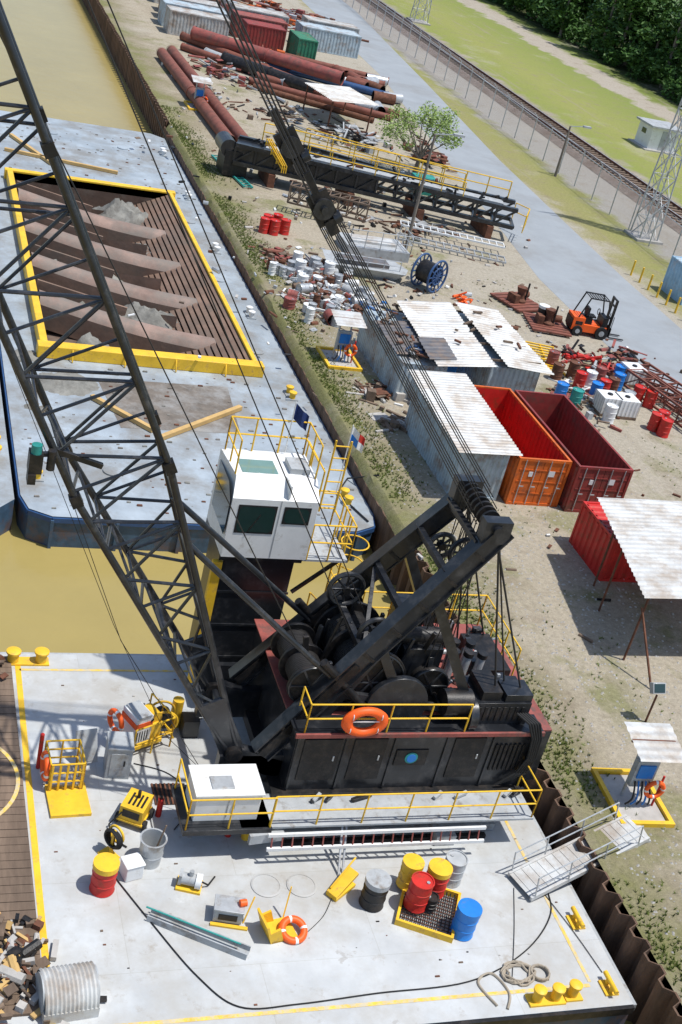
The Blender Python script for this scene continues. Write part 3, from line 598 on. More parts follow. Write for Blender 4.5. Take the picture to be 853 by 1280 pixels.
g=MB('vent_locker',loc=(7.5,18.05,D),rz=-15); g.box(-.3,-.2,.05,.3,.2,.36,grey); g.box(-.32,-.22,.36,.32,.22,.4,galv); g.box(-.2,-.21,.12,.2,-.2,.28,blackd); g.cyl((.2,0,.45),(.34,.05,.45),.08,lifeo,12); g.box(-.34,-.3,0,.45,-.22,.05,yel); g.beam((.35,-.1,0),(.5,.2,.5),.03,.03,yel); g.done(bevel=.01)
g=MB('lifebuoy_box',loc=(8.55,17.6,D),rz=10)
g.box(-.3,-.28,0,.3,.28,.06,yel); g.beam((.2,.28,.05),(.35,.5,.7),.03,.03,yel); g.M=g.M@Matrix.Rotation(math.radians(-20),4,'Y'); g.box(-.3,-.28,.0,-.25,.28,.65,yel); g.box(-.25,-.28,0,-.02,-.23,.42,yel); g.box(-.25,.23,0,-.02,.28,.42,yel); g.done()
lifering('lifebuoy',8.8,17.5,D,.24,18)
g=MB('steel_channel',loc=(6.8,17.6,D),rz=-32); g.box(-1.1,-.13,0,1.1,.13,.03,grey); g.box(-1.1,-.13,.03,1.1,-.1,.16,grey); g.box(-1.1,.1,.03,1.1,.13,.16,grey); g.cyl((-1.2,.04,.2),(.9,.04,.2),.02,teal,8); g.done()
g=MB('drum_trolley',loc=(10.2,18.6,D),rz=35); g.box(-.35,-.15,0,.35,.15,.1,yel); g.beam((-.35,0,.1),(.35,0,.4),.28,.1,yel); g.beam((-.3,.1,.2),(.45,.1,.65),.04,.04,yel); g.beam((.3,.3,0),(.9,.9,.8),.05,.05,galv); g.beam((.45,.3,0),(1.0,.85,.8),.05,.05,galv); g.done(bevel=.01)
g=MB('ribbed_water_tank',loc=(4.0,16.3,D),rz=5); n=16
vs=[];rows=13
for i in range(rows*2):
    x=-.5+1.0*i/(rows*2-1); r=.4+(.025 if i%2 else 0)
    for j in range(n+1):
        t=math.pi*j/n; vs.append((x,r*math.cos(t)*1.2,.25+r*math.sin(t)))
g.add(vs,[(i*(n+1)+j,i*(n+1)+j+1,(i+1)*(n+1)+j+1,(i+1)*(n+1)+j) for i in range(rows*2-1) for j in range(n)],roofw)
g.box(-.52,-.5,0,.52,.5,.26,roofw); g.cyl((-.5,0,.3),(-.53,0,.3),.38,grey,20); g.cyl((.5,0,.3),(.53,0,.3),.38,grey,20); g.done()
def scrap(name,cx,cy,z,rx,ry,n,mats,s=(.1,.6),h=.5):
    g=MB(name,loc=(cx,cy,z))
    for _ in range(n):
        x,y=random.gauss(0,rx*.5),random.gauss(0,ry*.5); m=random.choice(mats); k=random.random(); a=U(0,6.28); l=U(*s)
        zz=U(.03,h)*max(.15,1-abs(x)/rx)
        if k<.5: g.beam((x-l*math.cos(a),y-l*math.sin(a),zz*U(.3,1)),(x+l*math.cos(a),y+l*math.sin(a),zz),U(.04,.14),U(.04,.12),m)
        elif k<.7: g.cyl((x-l*math.cos(a),y-l*math.sin(a),zz),(x+l*math.cos(a),y+l*math.sin(a),zz*U(.4,1)),U(.03,.12),m,8)
        elif k<.88: g.beam((x,y,0),(x+.01,y,l*U(.4,.9)),l*.7,l*.7,m,up=(math.cos(a),math.sin(a),0))
        else: g.beam((x-l*.5,y,zz),(x+l*.5,y+.1,zz+.05),l,.03,m)
    g.done(smooth=False)
scrap('timber_scrap_pile',3.0,17.0,D+.07,.7,1.3,170,[wood,wood,timber,rust,blackd,conc],(.04,.26),.28)
scrap('timber_scrap_pile',3.2,26.3,D+.07,.4,.5,18,[wood,rust],(.06,.2),.25)
def smooth_path(pts,k=8):
    r=[]; P_=[V(p) for p in pts]; P_=[P_[0]]+P_+[P_[-1]]
    for i in range(1,len(P_)-2):
        for j in range(k):
            t=j/k; a,b_,c,d_=P_[i-1:i+3]
            r.append(.5*((2*b_)+(c-a)*t+(2*a-5*b_+4*c-d_)*t*t+(3*b_-a-3*c+d_)*t**3))
    r.append(P_[-2]); return r
z=D+.02
g=MB('deck_cable'); g.path(smooth_path([(5.3,19.3,z),(5.9,18.0,z),(6.6,16.6,z),(7.3,15.8,z),(8.5,15.75,z),(10.2,15.85,z),(12.3,15.95,z),(13.9,16.6,z),(15.0,17.6,z),(15.25,18.6,z)]),.016,rubber); g.path(smooth_path([(13.3,15.9,z),(13.9,17.2,z),(14.4,18.4,z)]),.008,rubber); g.path(smooth_path([(14.9,19,z),(15.3,17.2,z),(15.5,15.9,z)]),.009,rubber)
g.path(smooth_path([(6.2,22.8,z),(7.0,22.4,z),(7.4,21.5,z),(6.8,20.6,z)]),.012,rubber); g.path(smooth_path([(9.0,17.4,z),(9.6,17.9,z),(10.0,18.5,z)]),.008,rubber); g.done()
g=MB('mooring_rope'); rm=mat('manila_rope',(.36,.31,.24),.9)
pts=[(13.5+.32*math.cos(t)*(1+.3*math.sin(t*2.3)),16.05+.26*math.sin(t)*(1+.25*math.cos(t*1.7)),z+.015*(i%4)) for i,t in enumerate([k*.45 for k in range(60)])]
g.path(pts,.026,rm); g.path(smooth_path([(12.7,15.3,z),(12.5,15.9,z),(12.9,16.1,z),(13.1,15.6,z),(12.9,15.2,z)]),.03,rm)
pts=[(14.0+.2*math.cos(t),16.0+.2*math.sin(t),z+.01*i/6) for i,t in enumerate([k*.5 for k in range(40)])]; g.path(pts,.026,rm); g.done()
g=MB('gangway'); a=V((14.5,18.35,-.5)); b_=V((18.0,19.45,.12)); dd=(b_-a); s=V((-dd.y,dd.x,0)).normalized()
for k in (-.4,.4): g.beam(a+s*k,b_+s*k,.06,.12,roofw)
g.quad(a-s*.38+V((0,0,.03)),b_-s*.38+V((0,0,.03)),b_+s*.38+V((0,0,.03)),a+s*.38+V((0,0,.03)),roofw)
for i in range(16):
    p=a+dd*((i+.5)/16)+V((0,0,.035)); g.beam(p-s*.36,p+s*.36,.02,.012,roofw)
for k in (-.42,.42):
    pts=[a+dd*t+s*k for t in (.03,.3,.6,.9)]
    for p in pts: g.cyl(p,p+V((-.1,0,.62)),.018,galv,6)
    for h in (.32,.62): g.cyl(pts[0]+V((-.16*h,0,h)),pts[-1]+V((-.16*h,0,h)),.018,galv,6)
g.box(17.75,19.05,.0,18.2,19.9,.06,roofw); g.done()
# ---------------- yard objects ----------------
def container(name,x0,y0,x1,y1,h,m,open_top=False,inner=None,roof=None,doors=True,z=0,pitch=.28):
    g=MB(name); w=.09
    for x,y in ((x0,y0),(x1-w,y0),(x0,y1-w),(x1-w,y1-w)): g.box(x,y,z,x+w,y+w,z+h,m)
    for zz in (z,z+h-.1):
        g.box(x0+w,y0,zz,x1-w,y0+w,zz+.1,m); g.box(x0+w,y1-w,zz,x1-w,y1,zz+.1,m); g.box(x0,y0+w,zz,x0+w,y1-w,zz+.1,m); g.box(x1-w,y0+w,zz,x1,y1-w,zz+.1,m)
    g.corr((x0+.02,y1-w,z+.1),(x0+.02,y0+w,z+.1),(0,0,h-.2),pitch,.045,m); g.corr((x1-.02,y0+w,z+.1),(x1-.02,y1-w,z+.1),(0,0,h-.2),pitch,-.045,m)
    g.corr((x1-w,y1-.02,z+.1),(x0+w,y1-.02,z+.1),(0,0,h-.2),pitch,-.04,m)
    if doors:
        xm=(x0+x1)/2; g.box(x0+w,y0+.03,z+.1,xm-.01,y0+.07,z+h-.1,m); g.box(xm+.01,y0+.03,z+.1,x1-w,y0+.07,z+h-.1,m)
        for fx_ in (.14,.36,.62,.86): 
            X=x0+(x1-x0)*fx_; g.cyl((X,y0+.0,z+.05),(X,y0+.0,z+h-.05),.018,galv,6); g.box(X-.02,y0-.03,z+h*.4,X+.16,y0-.005,z+h*.4+.04,galv)
        for zz in (.25,.5,.75): g.box(x0+w+.03,y0+.015,z+h*zz,x1-w-.03,y0+.03,z+h*zz+.04,m)
        g.box(xm+.25,y0+.01,z+h*.64,xm+.5,y0+.03,z+h*.76,white); g.box(xm-.5,y0+.01,z+h*.62,xm-.35,y0+.03,z+h*.72,white)
    else: g.corr((x0+w,y0+.02,z+.1),(x1-w,y0+.02,z+.1),(0,0,h-.2),pitch,-.04,m)
    if open_top:
        im=inner or m
        g.corr((x0+.1,y0+w,z+.15),(x0+.1,y1-w,z+.15),(0,0,h-.2),pitch,-.035,im); g.corr((x1-.1,y1-w,z+.15),(x1-.1,y0+w,z+.15),(0,0,h-.2),pitch,-.035,im)
        g.quad((x0+.1,y1-.1,z+.1),(x1-.1,y1-.1,z+.1),(x1-.1,y1-.1,z+h-.05),(x0+.1,y1-.1,z+h-.05),im)
        g.quad((x0+.1,y0+.1,z+.16),(x1-.1,y0+.1,z+.16),(x1-.1,y1-.1,z+.16),(x0+.1,y1-.1,z+.16),im)
        g.quad((x0+.1,y0+.1,z+.1),(x1-.1,y0+.1,z+.1),(x1-.1,y0+.1,z+h-.05),(x0+.1,y0+.1,z+h-.05),im)
    else: g.corr((x0+.04,y1-.04,z+h-.03),(x0+.04,y0+.04,z+h-.03),(x1-x0-.08,0,0),.3,.03,roof or m)
    g.done(smooth=False)
container('open_top_container',21.0,35.2,23.05,41,1.85,orange,True,red)
container('open_top_container',23.2,34.9,25.4,40.9,1.85,maroon,True,maroon)
container('shipping_container',22.45,30.5,28,32.9,1.6,red,doors=False)
g=MB('corrugated_canopy'); 
for k,(xa,ya,za,xb,yb,zb2) in enumerate(((22.0,31.6,2.5,21.65,29.8,2.47),(21.63,29.9,2.5,21.28,28.0,2.42),(21.26,28.1,2.45,20.9,26.1,2.36))): g.corr((xa,ya,za),(xb,yb,zb2),(6+.1*k,0,.1),.22,.035,roofw)
for x,y in ((21.2,26.3),(22.1,30.2),(26.6,26.3),(27.2,30.3),(21.6,28.8)): g.cyl((x,y,0),(x,y,2.36),.035,rust,8)
for y,z in ((26.3,2.3),(28.8,2.35),(31.2,2.42)): g.beam((21.2+(y-26.3)*.19,y,z),(27,y,z+.05),.06,.1,rust)
g.beam((21.1,26.3,1.9),(21.4,24.9,0),.05,.05,rust); g.done(smooth=False)
container('corrugated_shed',18.9,35.4,20.7,40.6,1.95,shedw,doors=False,pitch=.2)
g=MB('shed_roof_sheet'); 
for k in range(3): g.corr((18.6-.03*k,41-2*k,2.23-.066*k),(18.57-.03*k,38.95-2*k,2.15-.066*k),(2.4,0,.05),.2,.03,roofw)
for y in (35.3,38,40.8): g.beam((18.7,y,2.0+(y-35)*.025),(20.9,y,2.03+(y-35)*.025),.05,.08,wood)
g.done(smooth=False)
E=empty('workshop_shed',(22.5,46.5,0))
def cshed(nm,x0,y0,x1,y1,h,m):
    g=MB(nm,E); g.corr((x0,y1,0),(x0,y0,0),(0,0,h),.2,.04,m); g.corr((x0,y0,0),(x1,y0,0),(0,0,h),.2,-.04,m); g.corr((x1,y0,0),(x1,y1,0),(0,0,h),.2,-.04,m); g.corr((x1,y1,0),(x0,y1,0),(0,0,h),.2,-.04,m)
    g.box(x0,y0,h-.02,x1,y1,h,m); g.done(smooth=False)
cshed('left_unit',19.3,43.0,21.2,48.4,1.6,shedw); cshed('right_unit',23.2,43.2,25.4,48.8,1.75,shedw)
g=MB('roof_sheets',E)
for k in range(3): g.corr((20.7-.1*k,48.6-2.1*k,2.05-.03*k),(20.6-.1*k,46.45-2.1*k,1.99-.03*k),(2.55,.15,.15),.22,.035,roofw)
for k in range(3): g.corr((23.5+.03*k,48.9-2.05*k,2.2-.05*k),(23.53+.03*k,46.8-2.05*k,2.12-.05*k),(2.1,-.1,-.12),.22,.035,roofw)
dkroof=mat('dark_rusty_sheet',(.12,.12,.13),.6,0,.4,dirt=(.2,.14,.1),da=.5,ds=1.5)
g.corr((19.2,46.8,1.75),(19.2,43.6,1.7),(1.9,0,.15),.3,.03,dkroof); g.corr((20.3,44.6,2.1),(20.2,42.7,2.0),(1.2,.1,.05),.3,.03,dkroof)
for y in (43.4,45,47,48.4): g.beam((20.5,y,1.9),(25.4,y,1.98),.05,.09,wood)
for _ in range(40): 
    x=U(19.4,21.2);y=U(43.5,48.4); g.beam((x,y,1.8),(x+U(-.6,.6),y+U(-.6,.6),1.88),.1,.06,random.choice([blackd,grey,rust,dkblue,wood]))
for _ in range(8): x=U(21.2,25);y=U(43.2,48); g.beam((x,y,2.2),(x+U(-.5,.5),y+U(-.5,.5),2.25),.09,.08,random.choice([wood,rust]))
g.done(smooth=False)
g=MB('workshop_fittings',E); g.box(21.3,43.5,0,23.1,48.5,.05,conc); g.box(21.6,45,0,22.6,46,1,blue); g.box(22.2,47,0,23,48,1.2,wood); g.done()
def kiosk(x,y,rz=0):
    g=MB('mooring_kiosk',loc=(x,y,0),rz=rz)
    for a in ((-.75,-1,.75,-.88),(-.75,.88,.75,1),(-.75,-.88,-.63,.88),(.63,-.88,.75,.88)): g.box(a[0],a[1],0,a[2],a[3],.12,yel)
    g.box(-.6,-.85,0,.6,.85,.03,conc); 
    for px in (-.25,.25): g.cyl((px,.1,0),(px,.1,1.8),.04,galv,8)
    g.corr((-.6,.7,1.9),(-.65,-.6,1.75),(1.3,0,0),.25,.025,roofw); g.beam((-.6,.1,1.8),(.6,.1,1.8),.05,.08,rust)
    g.box(-.3,-.1,.5,.3,.08,1.3,grey); g.box(-.22,-.14,.8,.22,-.1,1.2,blue)
    for k in range(5): g.path(smooth_path([(-.2+.1*k,-.12,.7),(-.25+.12*k,-.35,.35),(-.35+.16*k,-.3,.1)],4),.025,blue if k%2 else blackd)
    g.torus((.3,-.3,.6),.23,.06,lifeo,'Y',m2=white); g.cyl((.45,-.25,.03),(.45,-.25,1),.03,red,8)
    g.done()
kiosk(18.45,20.55,-4); kiosk(17.95,46.4); kiosk(19.2,86)
g=MB('flood_lamp',loc=(20.45,23.5,0)); g.cyl((0,0,0),(0,0,.95),.03,rust,8); g.M=g.M@Matrix.Translation((0,0,1.0))@Matrix.Rotation(math.radians(-35),4,'X'); g.box(-.2,-.1,0,.2,.08,.3,grey); g.box(-.17,-.115,.03,.17,-.1,.27,glass); g.cyl((0,.08,.15),(0,.2,.15),.08,grey,10); g.done(bevel=.01)
for x,y,m in [(18.5,62.3,red),(19.1,62.6,red),(18.7,61.6,red),(19.35,61.9,red),(18.2,61.7,red),(29.3,44.9,blue),(29.9,45.3,red),(30.5,45.6,rust),(29.6,46.1,white),(30.4,46.7,redd),(31.1,46.2,blue),(31.5,45,red),(31.9,44.6,red),(30.6,44.3,galv),(29.2,47.0,rust),(31.6,47.1,blue),(29,45.9,red),(28.9,42.7,white),(30.9,42.3,red),(31.4,42.6,red),(31.1,41.8,red),(27.4,44.5,blue),(27.9,44,teal),(28.6,48,redd),(28.2,46.6,rust)]: drum_prop('oil_drum',x,y,0,m)
for i in range(64):
    x=U(16.9,21.4); y=U(50,57.5); drum_prop('oil_drum',x,y,0,random.choice([white,white,galv,galv,rust,white,redd,grey]),None,U(.16,.27),U(.35,.7),random.random()<.3)
for x,y in ((29.2,43.6),(30,43.5),(32.2,47)):
    g=MB('plastic_tank',loc=(x,y,0),rz=U(-10,10)); g.box(-.45,-.45,.13,.45,.45,.85,white)
    for k in range(6): g.cyl((-.47,-.47+k*.188,.13),(-.47,-.47+k*.188,.87),.012,galv,5); g.cyl((-.47+k*.188,-.47,.13),(-.47+k*.188,-.47,.87),.012,galv,5)
    g.box(-.47,-.47,0,.47,.47,.12,wood); g.cyl((0,0,.85),(0,0,.9),.12,blackd,12); g.done(bevel=.03)
def ladderframe(name,p,q,w,m,z=.15,n=12,box=False,hh=.9):
    g=MB(name); p,q=V((*p,z)),V((*q,z)); d_=q-p; s=V((-d_.y,d_.x,0)).normalized()*w/2
    lv=[0,hh] if box else [0]
    for k in (-1,1):
        for h in lv: g.beam(p+s*k+V((0,0,h)),q+s*k+V((0,0,h)),.09,.09,m)
    for i in range(n+1):
        c=p+d_*i/n
        for h in lv: g.beam(c-s+V((0,0,h)),c+s+V((0,0,h)),.05,.05,m)
        if box:
            for k in (-1,1): g.beam(c+s*k,c+s*k+V((0,0,hh)),.05,.05,m)
        if box and i<n:
            c2=p+d_*(i+1)/n
            for k in (-1,1): g.beam(c+s*k,c2+s*k+V((0,0,hh)),.05,.05,m)
            g.beam(c-s+V((0,0,hh)),c2+s+V((0,0,hh)),.05,.05,m)
    g.done(smooth=False)
ladderframe('aluminium_walkway',(26.2,63.5),(32,61.8),1.0,galv,.2,14); ladderframe('aluminium_walkway',(26.8,65),(32.5,63.4),.8,white,.5,14)
ladderframe('lattice_boom_section',(32.0,46.6),(33.6,39.5),.9,pipe_rust,.15,8,True,.7); ladderframe('lattice_boom_section',(32.9,47.4),(34.7,41),.8,pipe_rust,.1,7,True,.7)
ladderframe('steel_ladder',(18.2,74.5),(19,69),.5,teal,.1,14)
for p in ((28.3,47.8),(27.2,48.8),(28.8,49.5)): 
    g=MB('yellow_pallet_frame',loc=(p[0],p[1],0),rz=U(-15,15)); 
    for k in range(5): g.box(-.7,-.7+k*.33,.12,.7,-.6+k*.33,.17,yel)
    for k in (-.7,0,.65): g.box(k,-.7,0,k+.06,.72,.12,yel)
    g.done()
scrap('red_machinery_scrap',30.6,49.3,0,.8,.8,35,[red,redd,blackd],(.1,.35),.7)
g=MB('cable_reel',loc=(25.3,56.2,0),rz=35)
for y in (-.5,.5):
    g.torus((0,y,.85),.8,.055,dkblue,'Y',36,8); g.torus((0,y,.85),.42,.05,dkblue,'Y',24,8)
    for k in range(12): t=k*math.pi/6; g.beam((0,y,.85),(.8*math.cos(t),y,.85+.8*math.sin(t)),.06,.05,dkblue)
g.cyl((0,-.45,.85),(0,.45,.85),.55,blackd,28); g.done()
scrap('orange_tarp_pile',26.9,55.2,0,.5,.4,14,[lifeo,orange],(.1,.35),.5)
def windlass(x,y,rz):
    g=MB('windlass_on_skid',loc=(x,y,0),rz=rz)
    for k in range(7): g.box(-1.0,-1.1+k*.33,.1,1.0,-.85+k*.33,.18,pipe_rust)
    g.box(-.9,-1.1,0,-.75,1.1,.1,wood); g.box(.75,-1.1,0,.9,1.1,.1,wood)
    g.lathe((0,0,.18),[(.35,0),(.35,.1),(.22,.2),(.18,.45),(.26,.65),(.28,.75)],rust,20); g.box(-.6,-.3,.18,-.3,.3,.6,rust); g.cyl((.3,.2,.45),(.7,.2,.45),.18,rust,14); g.cyl((.2,-.2,.18),(.2,-.2,1.2),.05,blackd,8); g.done()
windlass(30.2,55.6,20); windlass(30.6,52.9,-10)
drum_prop('oil_drum',30.4,53.3,.18,blackd,white)
g=MB('forklift',loc=(32.7,52.6,0),rz=-8)
g.M=g.M@Matrix.Scale(.92,4)
g.box(-1.15,-.5,.3,-.5,.5,1.0,lifeo); g.box(-.5,-.5,.25,.8,.5,.65,lifeo); g.box(-1.2,-.45,.35,-1.15,.45,.85,blackd); g.box(-.5,-.35,.65,-.05,.35,1.0,blackd); g.box(-.3,-.25,1.0,.15,.25,1.08,rubber); g.box(-.4,-.25,1.05,-.28,.25,1.5,rubber)
g.box(.5,-.45,.65,.8,.45,1.15,blackd); g.cyl((.45,0,1.1),(.3,0,1.3),.02,blackd); g.torus((.28,0,1.32),.16,.02,blackd,'X')
for x,y in ((-.8,-.5),(-.8,.5),(.55,-.52),(.55,.52)):
    r=.28 if x<0 else .34; g.cyl((x,y-.12,r),(x,y+.12,r),r,rubber,22); g.cyl((x,y-.13,r),(x,y+.13,r),r*.45,grey,16)
for y in (-.45,.45): g.beam((-.9,y,1.0),(-.55,y,2.1),.06,.06,blackd); g.beam((.75,y,1.1),(.5,y,2.1),.06,.06,blackd)
for k in range(8): g.beam((-.55+k*.15,-.47,2.12),(-.55+k*.15,.47,2.12),.04,.04,blackd)
for y in (-.47,.47): g.beam((-.58,y,2.12),(.53,y,2.12),.06,.06,blackd)
for y in (-.35,-.25,.25,.35): g.beam((.98,y,.1),(.98,y,2.2),.07,.12,blackd)
for z in (.4,1.1,1.8,2.15): g.beam((.98,-.38,z),(.98,.38,z),.08,.08,blackd)
g.box(1.05,-.45,.15,1.1,.45,.65,blackd)
for k in range(5): g.beam((1.07,-.4+k*.2,.6),(1.07,-.4+k*.2,1.3),.03,.03,blackd)
for y in (-.3,.3): g.box(1.1,y-.06,.08,2.0,y+.06,.12,blackd)
g.box(-1.0,-.505,.6,-.6,-.5,.8,blackd)
g.done(bevel=.03)
g=MB('steel_ladder_frame')
a=V((18.6,71.6,.9)); b_=V((34.2,66.6,.9)); dd=b_-a; s=V((-dd.y,dd.x,0)).normalized()
for k in (-.9,.9):
    for h in (0,1.0): g.beam(a+s*k+V((0,0,h)),b_+s*k+V((0,0,h)),.3,.22,black)
    for i in range(14): 
        p=a+dd*(i/14)+s*k; q=a+dd*((i+1)/14)+s*k; g.beam(p,q+V((0,0,1)),.12,.1,black); g.beam(p,p+V((0,0,1)),.12,.1,black)
g.beam(a+V((0,0,.5)),a+dd*.5+V((0,0,.5)),1.6,.9,black)
for i in range(15): p=a+dd*i/14; g.beam(p-s*.9,p+s*.9,.15,.15,black)
g.beam(a+dd*.1+V((0,0,1.05)),a+dd*.95+V((0,0,1.05)),.8,.06,grey)
g.rail([a+dd*.08+s*.95+V((0,0,1.1)),a+dd*.97+s*.95+V((0,0,1.1))],1,yel,1.3,.035); g.rail([a+dd*.25-s*.95+V((0,0,1.1)),a+dd*.8-s*.95+V((0,0,1.1))],.8,yel,1.3,.03)
for f in (0,.5,1): p=a+dd*(.09+.02*f)-s*1.3; g.rail([a+dd*.1-s*1.2+V((.25*f,0,1.4)),a+dd*.17-s*1.6+V((.25*f,0,.2))],.4,yel,.5,.03)
g.rail([b_+V((.3,-1,-.2)),b_+V((1.2,.6,-.2)),b_+V((.7,1.5,-.2))],1,yel,.7,.03)
for f in (.12,.4,.65,.9): p=a+dd*f; g.box(p.x-.2,p.y-1.2,0,p.x+.2,p.y+1.2,.75,rust)
g.box(a.x-.8,a.y-.9,.1,a.x+.6,a.y+.8,1.5,blackd); g.cyl(a+V((-.6,-.8,.7)),a+V((-.6,.9,.7)),.5,black,20)
for _ in range(40): p=a+dd*U(.05,.95)+s*U(-.8,.8)+V((0,0,1.1)); g.beam(p,p+V((U(-.5,.5),U(-.3,.3),U(0,.3))),U(.05,.2),U(.05,.2),random.choice([black,blackd,rust]))
g.done(smooth=False)
g=MB('steel_ladder_frame'); a=V((24,77,.6)); b_=V((33,72,.6)); dd=b_-a; s=V((-dd.y,dd.x,0)).normalized()
for k in (-.7,.7): g.beam(a+s*k,b_+s*k,.2,.4,black)
for i in range(10): p=a+dd*i/9; g.beam(p-s*.7,p+s*.7,.12,.2,black)
g.rail([a+s*.7+V((0,0,.2)),b_+s*.7+V((0,0,.2))],1,yel,1.5,.03); g.box(30.6,73,0,32,74.5,.9,teal); g.done(smooth=False)
g=MB('steel_pontoon'); 
g.add([(20.2,56.8,.5),(24.2,56.4,.5),(24.6,57.2,.5),(24.2,58.3,.5),(20.5,58.8,.5),(20.6,57.1,0),(23.8,56.8,0),(24,57.4,0),(23.8,58,0),(20.9,58.4,0)],[(0,1,2,3,4),(0,5,6,1),(1,6,7,2),(2,7,8,3),(3,8,9,4),(4,9,5,0)],grey)
g.box(21,57.0,.5,23.5,57.9,.7,dkroof); g.rail([(20.6,57,.5),(24,56.8,.5)],.5,galv,.8); g.done(smooth=False)
g=MB('steel_pontoon'); g.box(22.2,59.8,0,25.6,61.9,.5,grey); g.rail([(22.2,59.8,.5),(25.6,59.8,.5),(25.6,61.9,.5)],.9,galv,.8); g.box(22.6,60.5,.5,25,61.5,.62,roofw); g.done(smooth=False)
ladderframe('timber_frame',(20.5,66),(24.5,64.4),1,wood,.6,8,True)
for i,(p,q,r,m) in enumerate([((18.9,99.5),(19.5,77),.4,pipe_rust),((19.9,101),(20.6,76.3),.4,pipe_rust),((22,108),(31,96),.33,pipe_rust),((22.5,106.5),(33,99),.5,redd),((24,101),(30,95.5),.5,blackd),((25,100),(34,96),.25,dkblue),((26,98),(36,93),.28,pipe_rust),((25,96),(35,91.5),.25,pipe_rust),((25,94.5),(33,90),.2,rust),((23,103),(28,97),.35,grey),((28,103),(37,99),.3,dkblue),((27,105),(37,101),.28,white),((29,106),(38,103),.3,pipe_rust),((30,108),(39,105),.28,pipe_rust),((21.3,104),(26,99.5),.28,pipe_rust)]):
    g=MB('steel_pipe'); z=r+(.5 if i==3 else 0); g.cyl((*p,z),(*q,z),r,m,20,cap=False); g.cyl((*q,z),(*p,z),r*.9,blackd,20,cap=False)
    for f in (0,.5,1): c=V((*p,z)).lerp(V((*q,z)),f); d_=(V((*q,z))-V((*p,z))).normalized()*.05; g.cyl(c-d_,c+d_,r*1.12,m,20,cap=(0<f<1))
    g.done()
for x,y in ((35,101),(35.8,101.5),(36.4,100.8),(35.4,103),(36.6,102.6),(37,98),(36.2,97.5),(34.6,104.5),(37.6,104),(33.5,93.5),(34.4,93.2)):
    g=MB('steel_pipe',loc=(x,y,0),rz=U(0,180)); m=random.choice([pipe_rust,rust,galv]); g.cyl((-.9,0,.4),(.9,0,.4),.4,m,16,cap=False); g.cyl((.9,0,.4),(-.9,0,.4),.36,blackd,16,cap=False); g.done()
dullw=mat('dull_white_container',(.45,.46,.45),.5,0,.25,dirt=(.25,.18,.13),da=.6,ds=1)
for a in [(21,109.5,26,111.7,dullw),(21,112.5,26.5,114.8,shedw),(21.5,115.5,26.5,117.8,dullw),(22,118.5,27,120.8,rust),(27.6,110,31,112.2,maroon),(27.4,113.5,32,115.7,redd),(28,117,33,119.3,dullw),(31.5,107.6,33.2,111,green),(33.5,114,39,116.4,shedw),(35,118,40,120.2,dullw),(22,123,27,125,dullw)]: container('shipping_container',*a[:4],1.9,a[4],doors=False)
for cx,cy in ((30,122.5),(34,126),(38,129),(30,127),(35,131),(38,124),(28,106)):
    scrap('pipe_scrap_pile',cx,cy,0,3,3,60,[pipe_rust,rust,orange,redd,galv],(.3,1.2),1)
g=MB('sheet_canopy'); g.corr((27.6,91,1.8),(28.2,85.6,2.0),(3.6,.6,.1),.3,.05,roofw)
for p in ((27.8,90.5),(28.4,86),(31,91),(31.4,86.4)): g.cyl((*p,0),(*p,1.85),.06,rust,8)
g.done(smooth=False)
scrap('machinery_scrap_pile',29.5,83.5,0,3,2.5,110,[blackd,rust,grey,galv,roofw],(.2,.8),1.2)
scrap('machinery_scrap_pile',34.5,82,0,1.2,2.5,60,[pipe_rust,rust,blackd],(.2,.7),1.2)
scrap('timber_scrap_pile',18.8,43.5,0,1.0,1.0,30,[wood,conc,rust],(.2,.6),.25)
scrap('timber_scrap_pile',18.9,40.6,0,.9,.9,26,[conc,wood],(.2,.6),.2)
scrap('hardware_scrap_pile',19.3,53.5,0,2.2,3.2,260,[white,galv,rust,redd,grey,wood,roofw],(.06,.35),.55)
scrap('hardware_scrap_pile',18.6,57.8,0,1.6,1.5,90,[rust,redd,pipe_rust,wood],(.1,.4),.4)
scrap('hardware_scrap_pile',21.0,51.4,0,1.4,1.6,80,[galv,white,blue,rust],(.1,.4),.6)
scrap('hardware_scrap_pile',28.5,66,0,3,1.2,60,[galv,rust,wood],(.2,.7),.4)
scrap('hardware_scrap_pile',31.2,47.8,0,2,1.4,110,[rust,redd,grey,blackd,red],(.1,.4),.6)
scrap('hardware_scrap_pile',28.5,44.8,0,1.5,1.8,80,[rust,redd,grey,wood,white],(.1,.35),.4)
scrap('hardware_scrap_pile',33.5,50,0,1.2,1.0,40,[rust,redd,blackd],(.1,.4),.6)
scrap('hardware_scrap_pile',24,98,0,3,4,90,[rust,galv,blackd,redd],(.2,.8),.6)
scrap('hardware_scrap_pile',30.5,104,0,4,2,90,[rust,galv,white,redd],(.2,.8),.8)
scrap('hardware_scrap_pile',26,88,0,3,4,70,[rust,galv,blackd,wood],(.15,.6),.4)
scrap('hardware_scrap_pile',21,92,0,2,6,50,[rust,galv,wood],(.1,.5),.3)
scrap('yard_debris',24,64,0,9,24,380,[rust,galv,wood,conc,white,blackd],(.04,.28),.12)
scrap('yard_debris',24,48,0,9,16,220,[rust,galv,wood,conc,white],(.03,.2),.08)
def lamppost(x,y,h):
    g=MB('street_lamp',loc=(x,y,0)); g.cyl((0,0,0),(0,0,h),.1,bark,10,.06); g.beam((0,0,h),(1.2,0,h+.15),.05,.05,galv); g.box(1.0,-.12,h+.08,1.6,.12,h+.2,grey); g.done()
lamppost(26.2,62,6.2); lamppost(44.9,83,3.6)
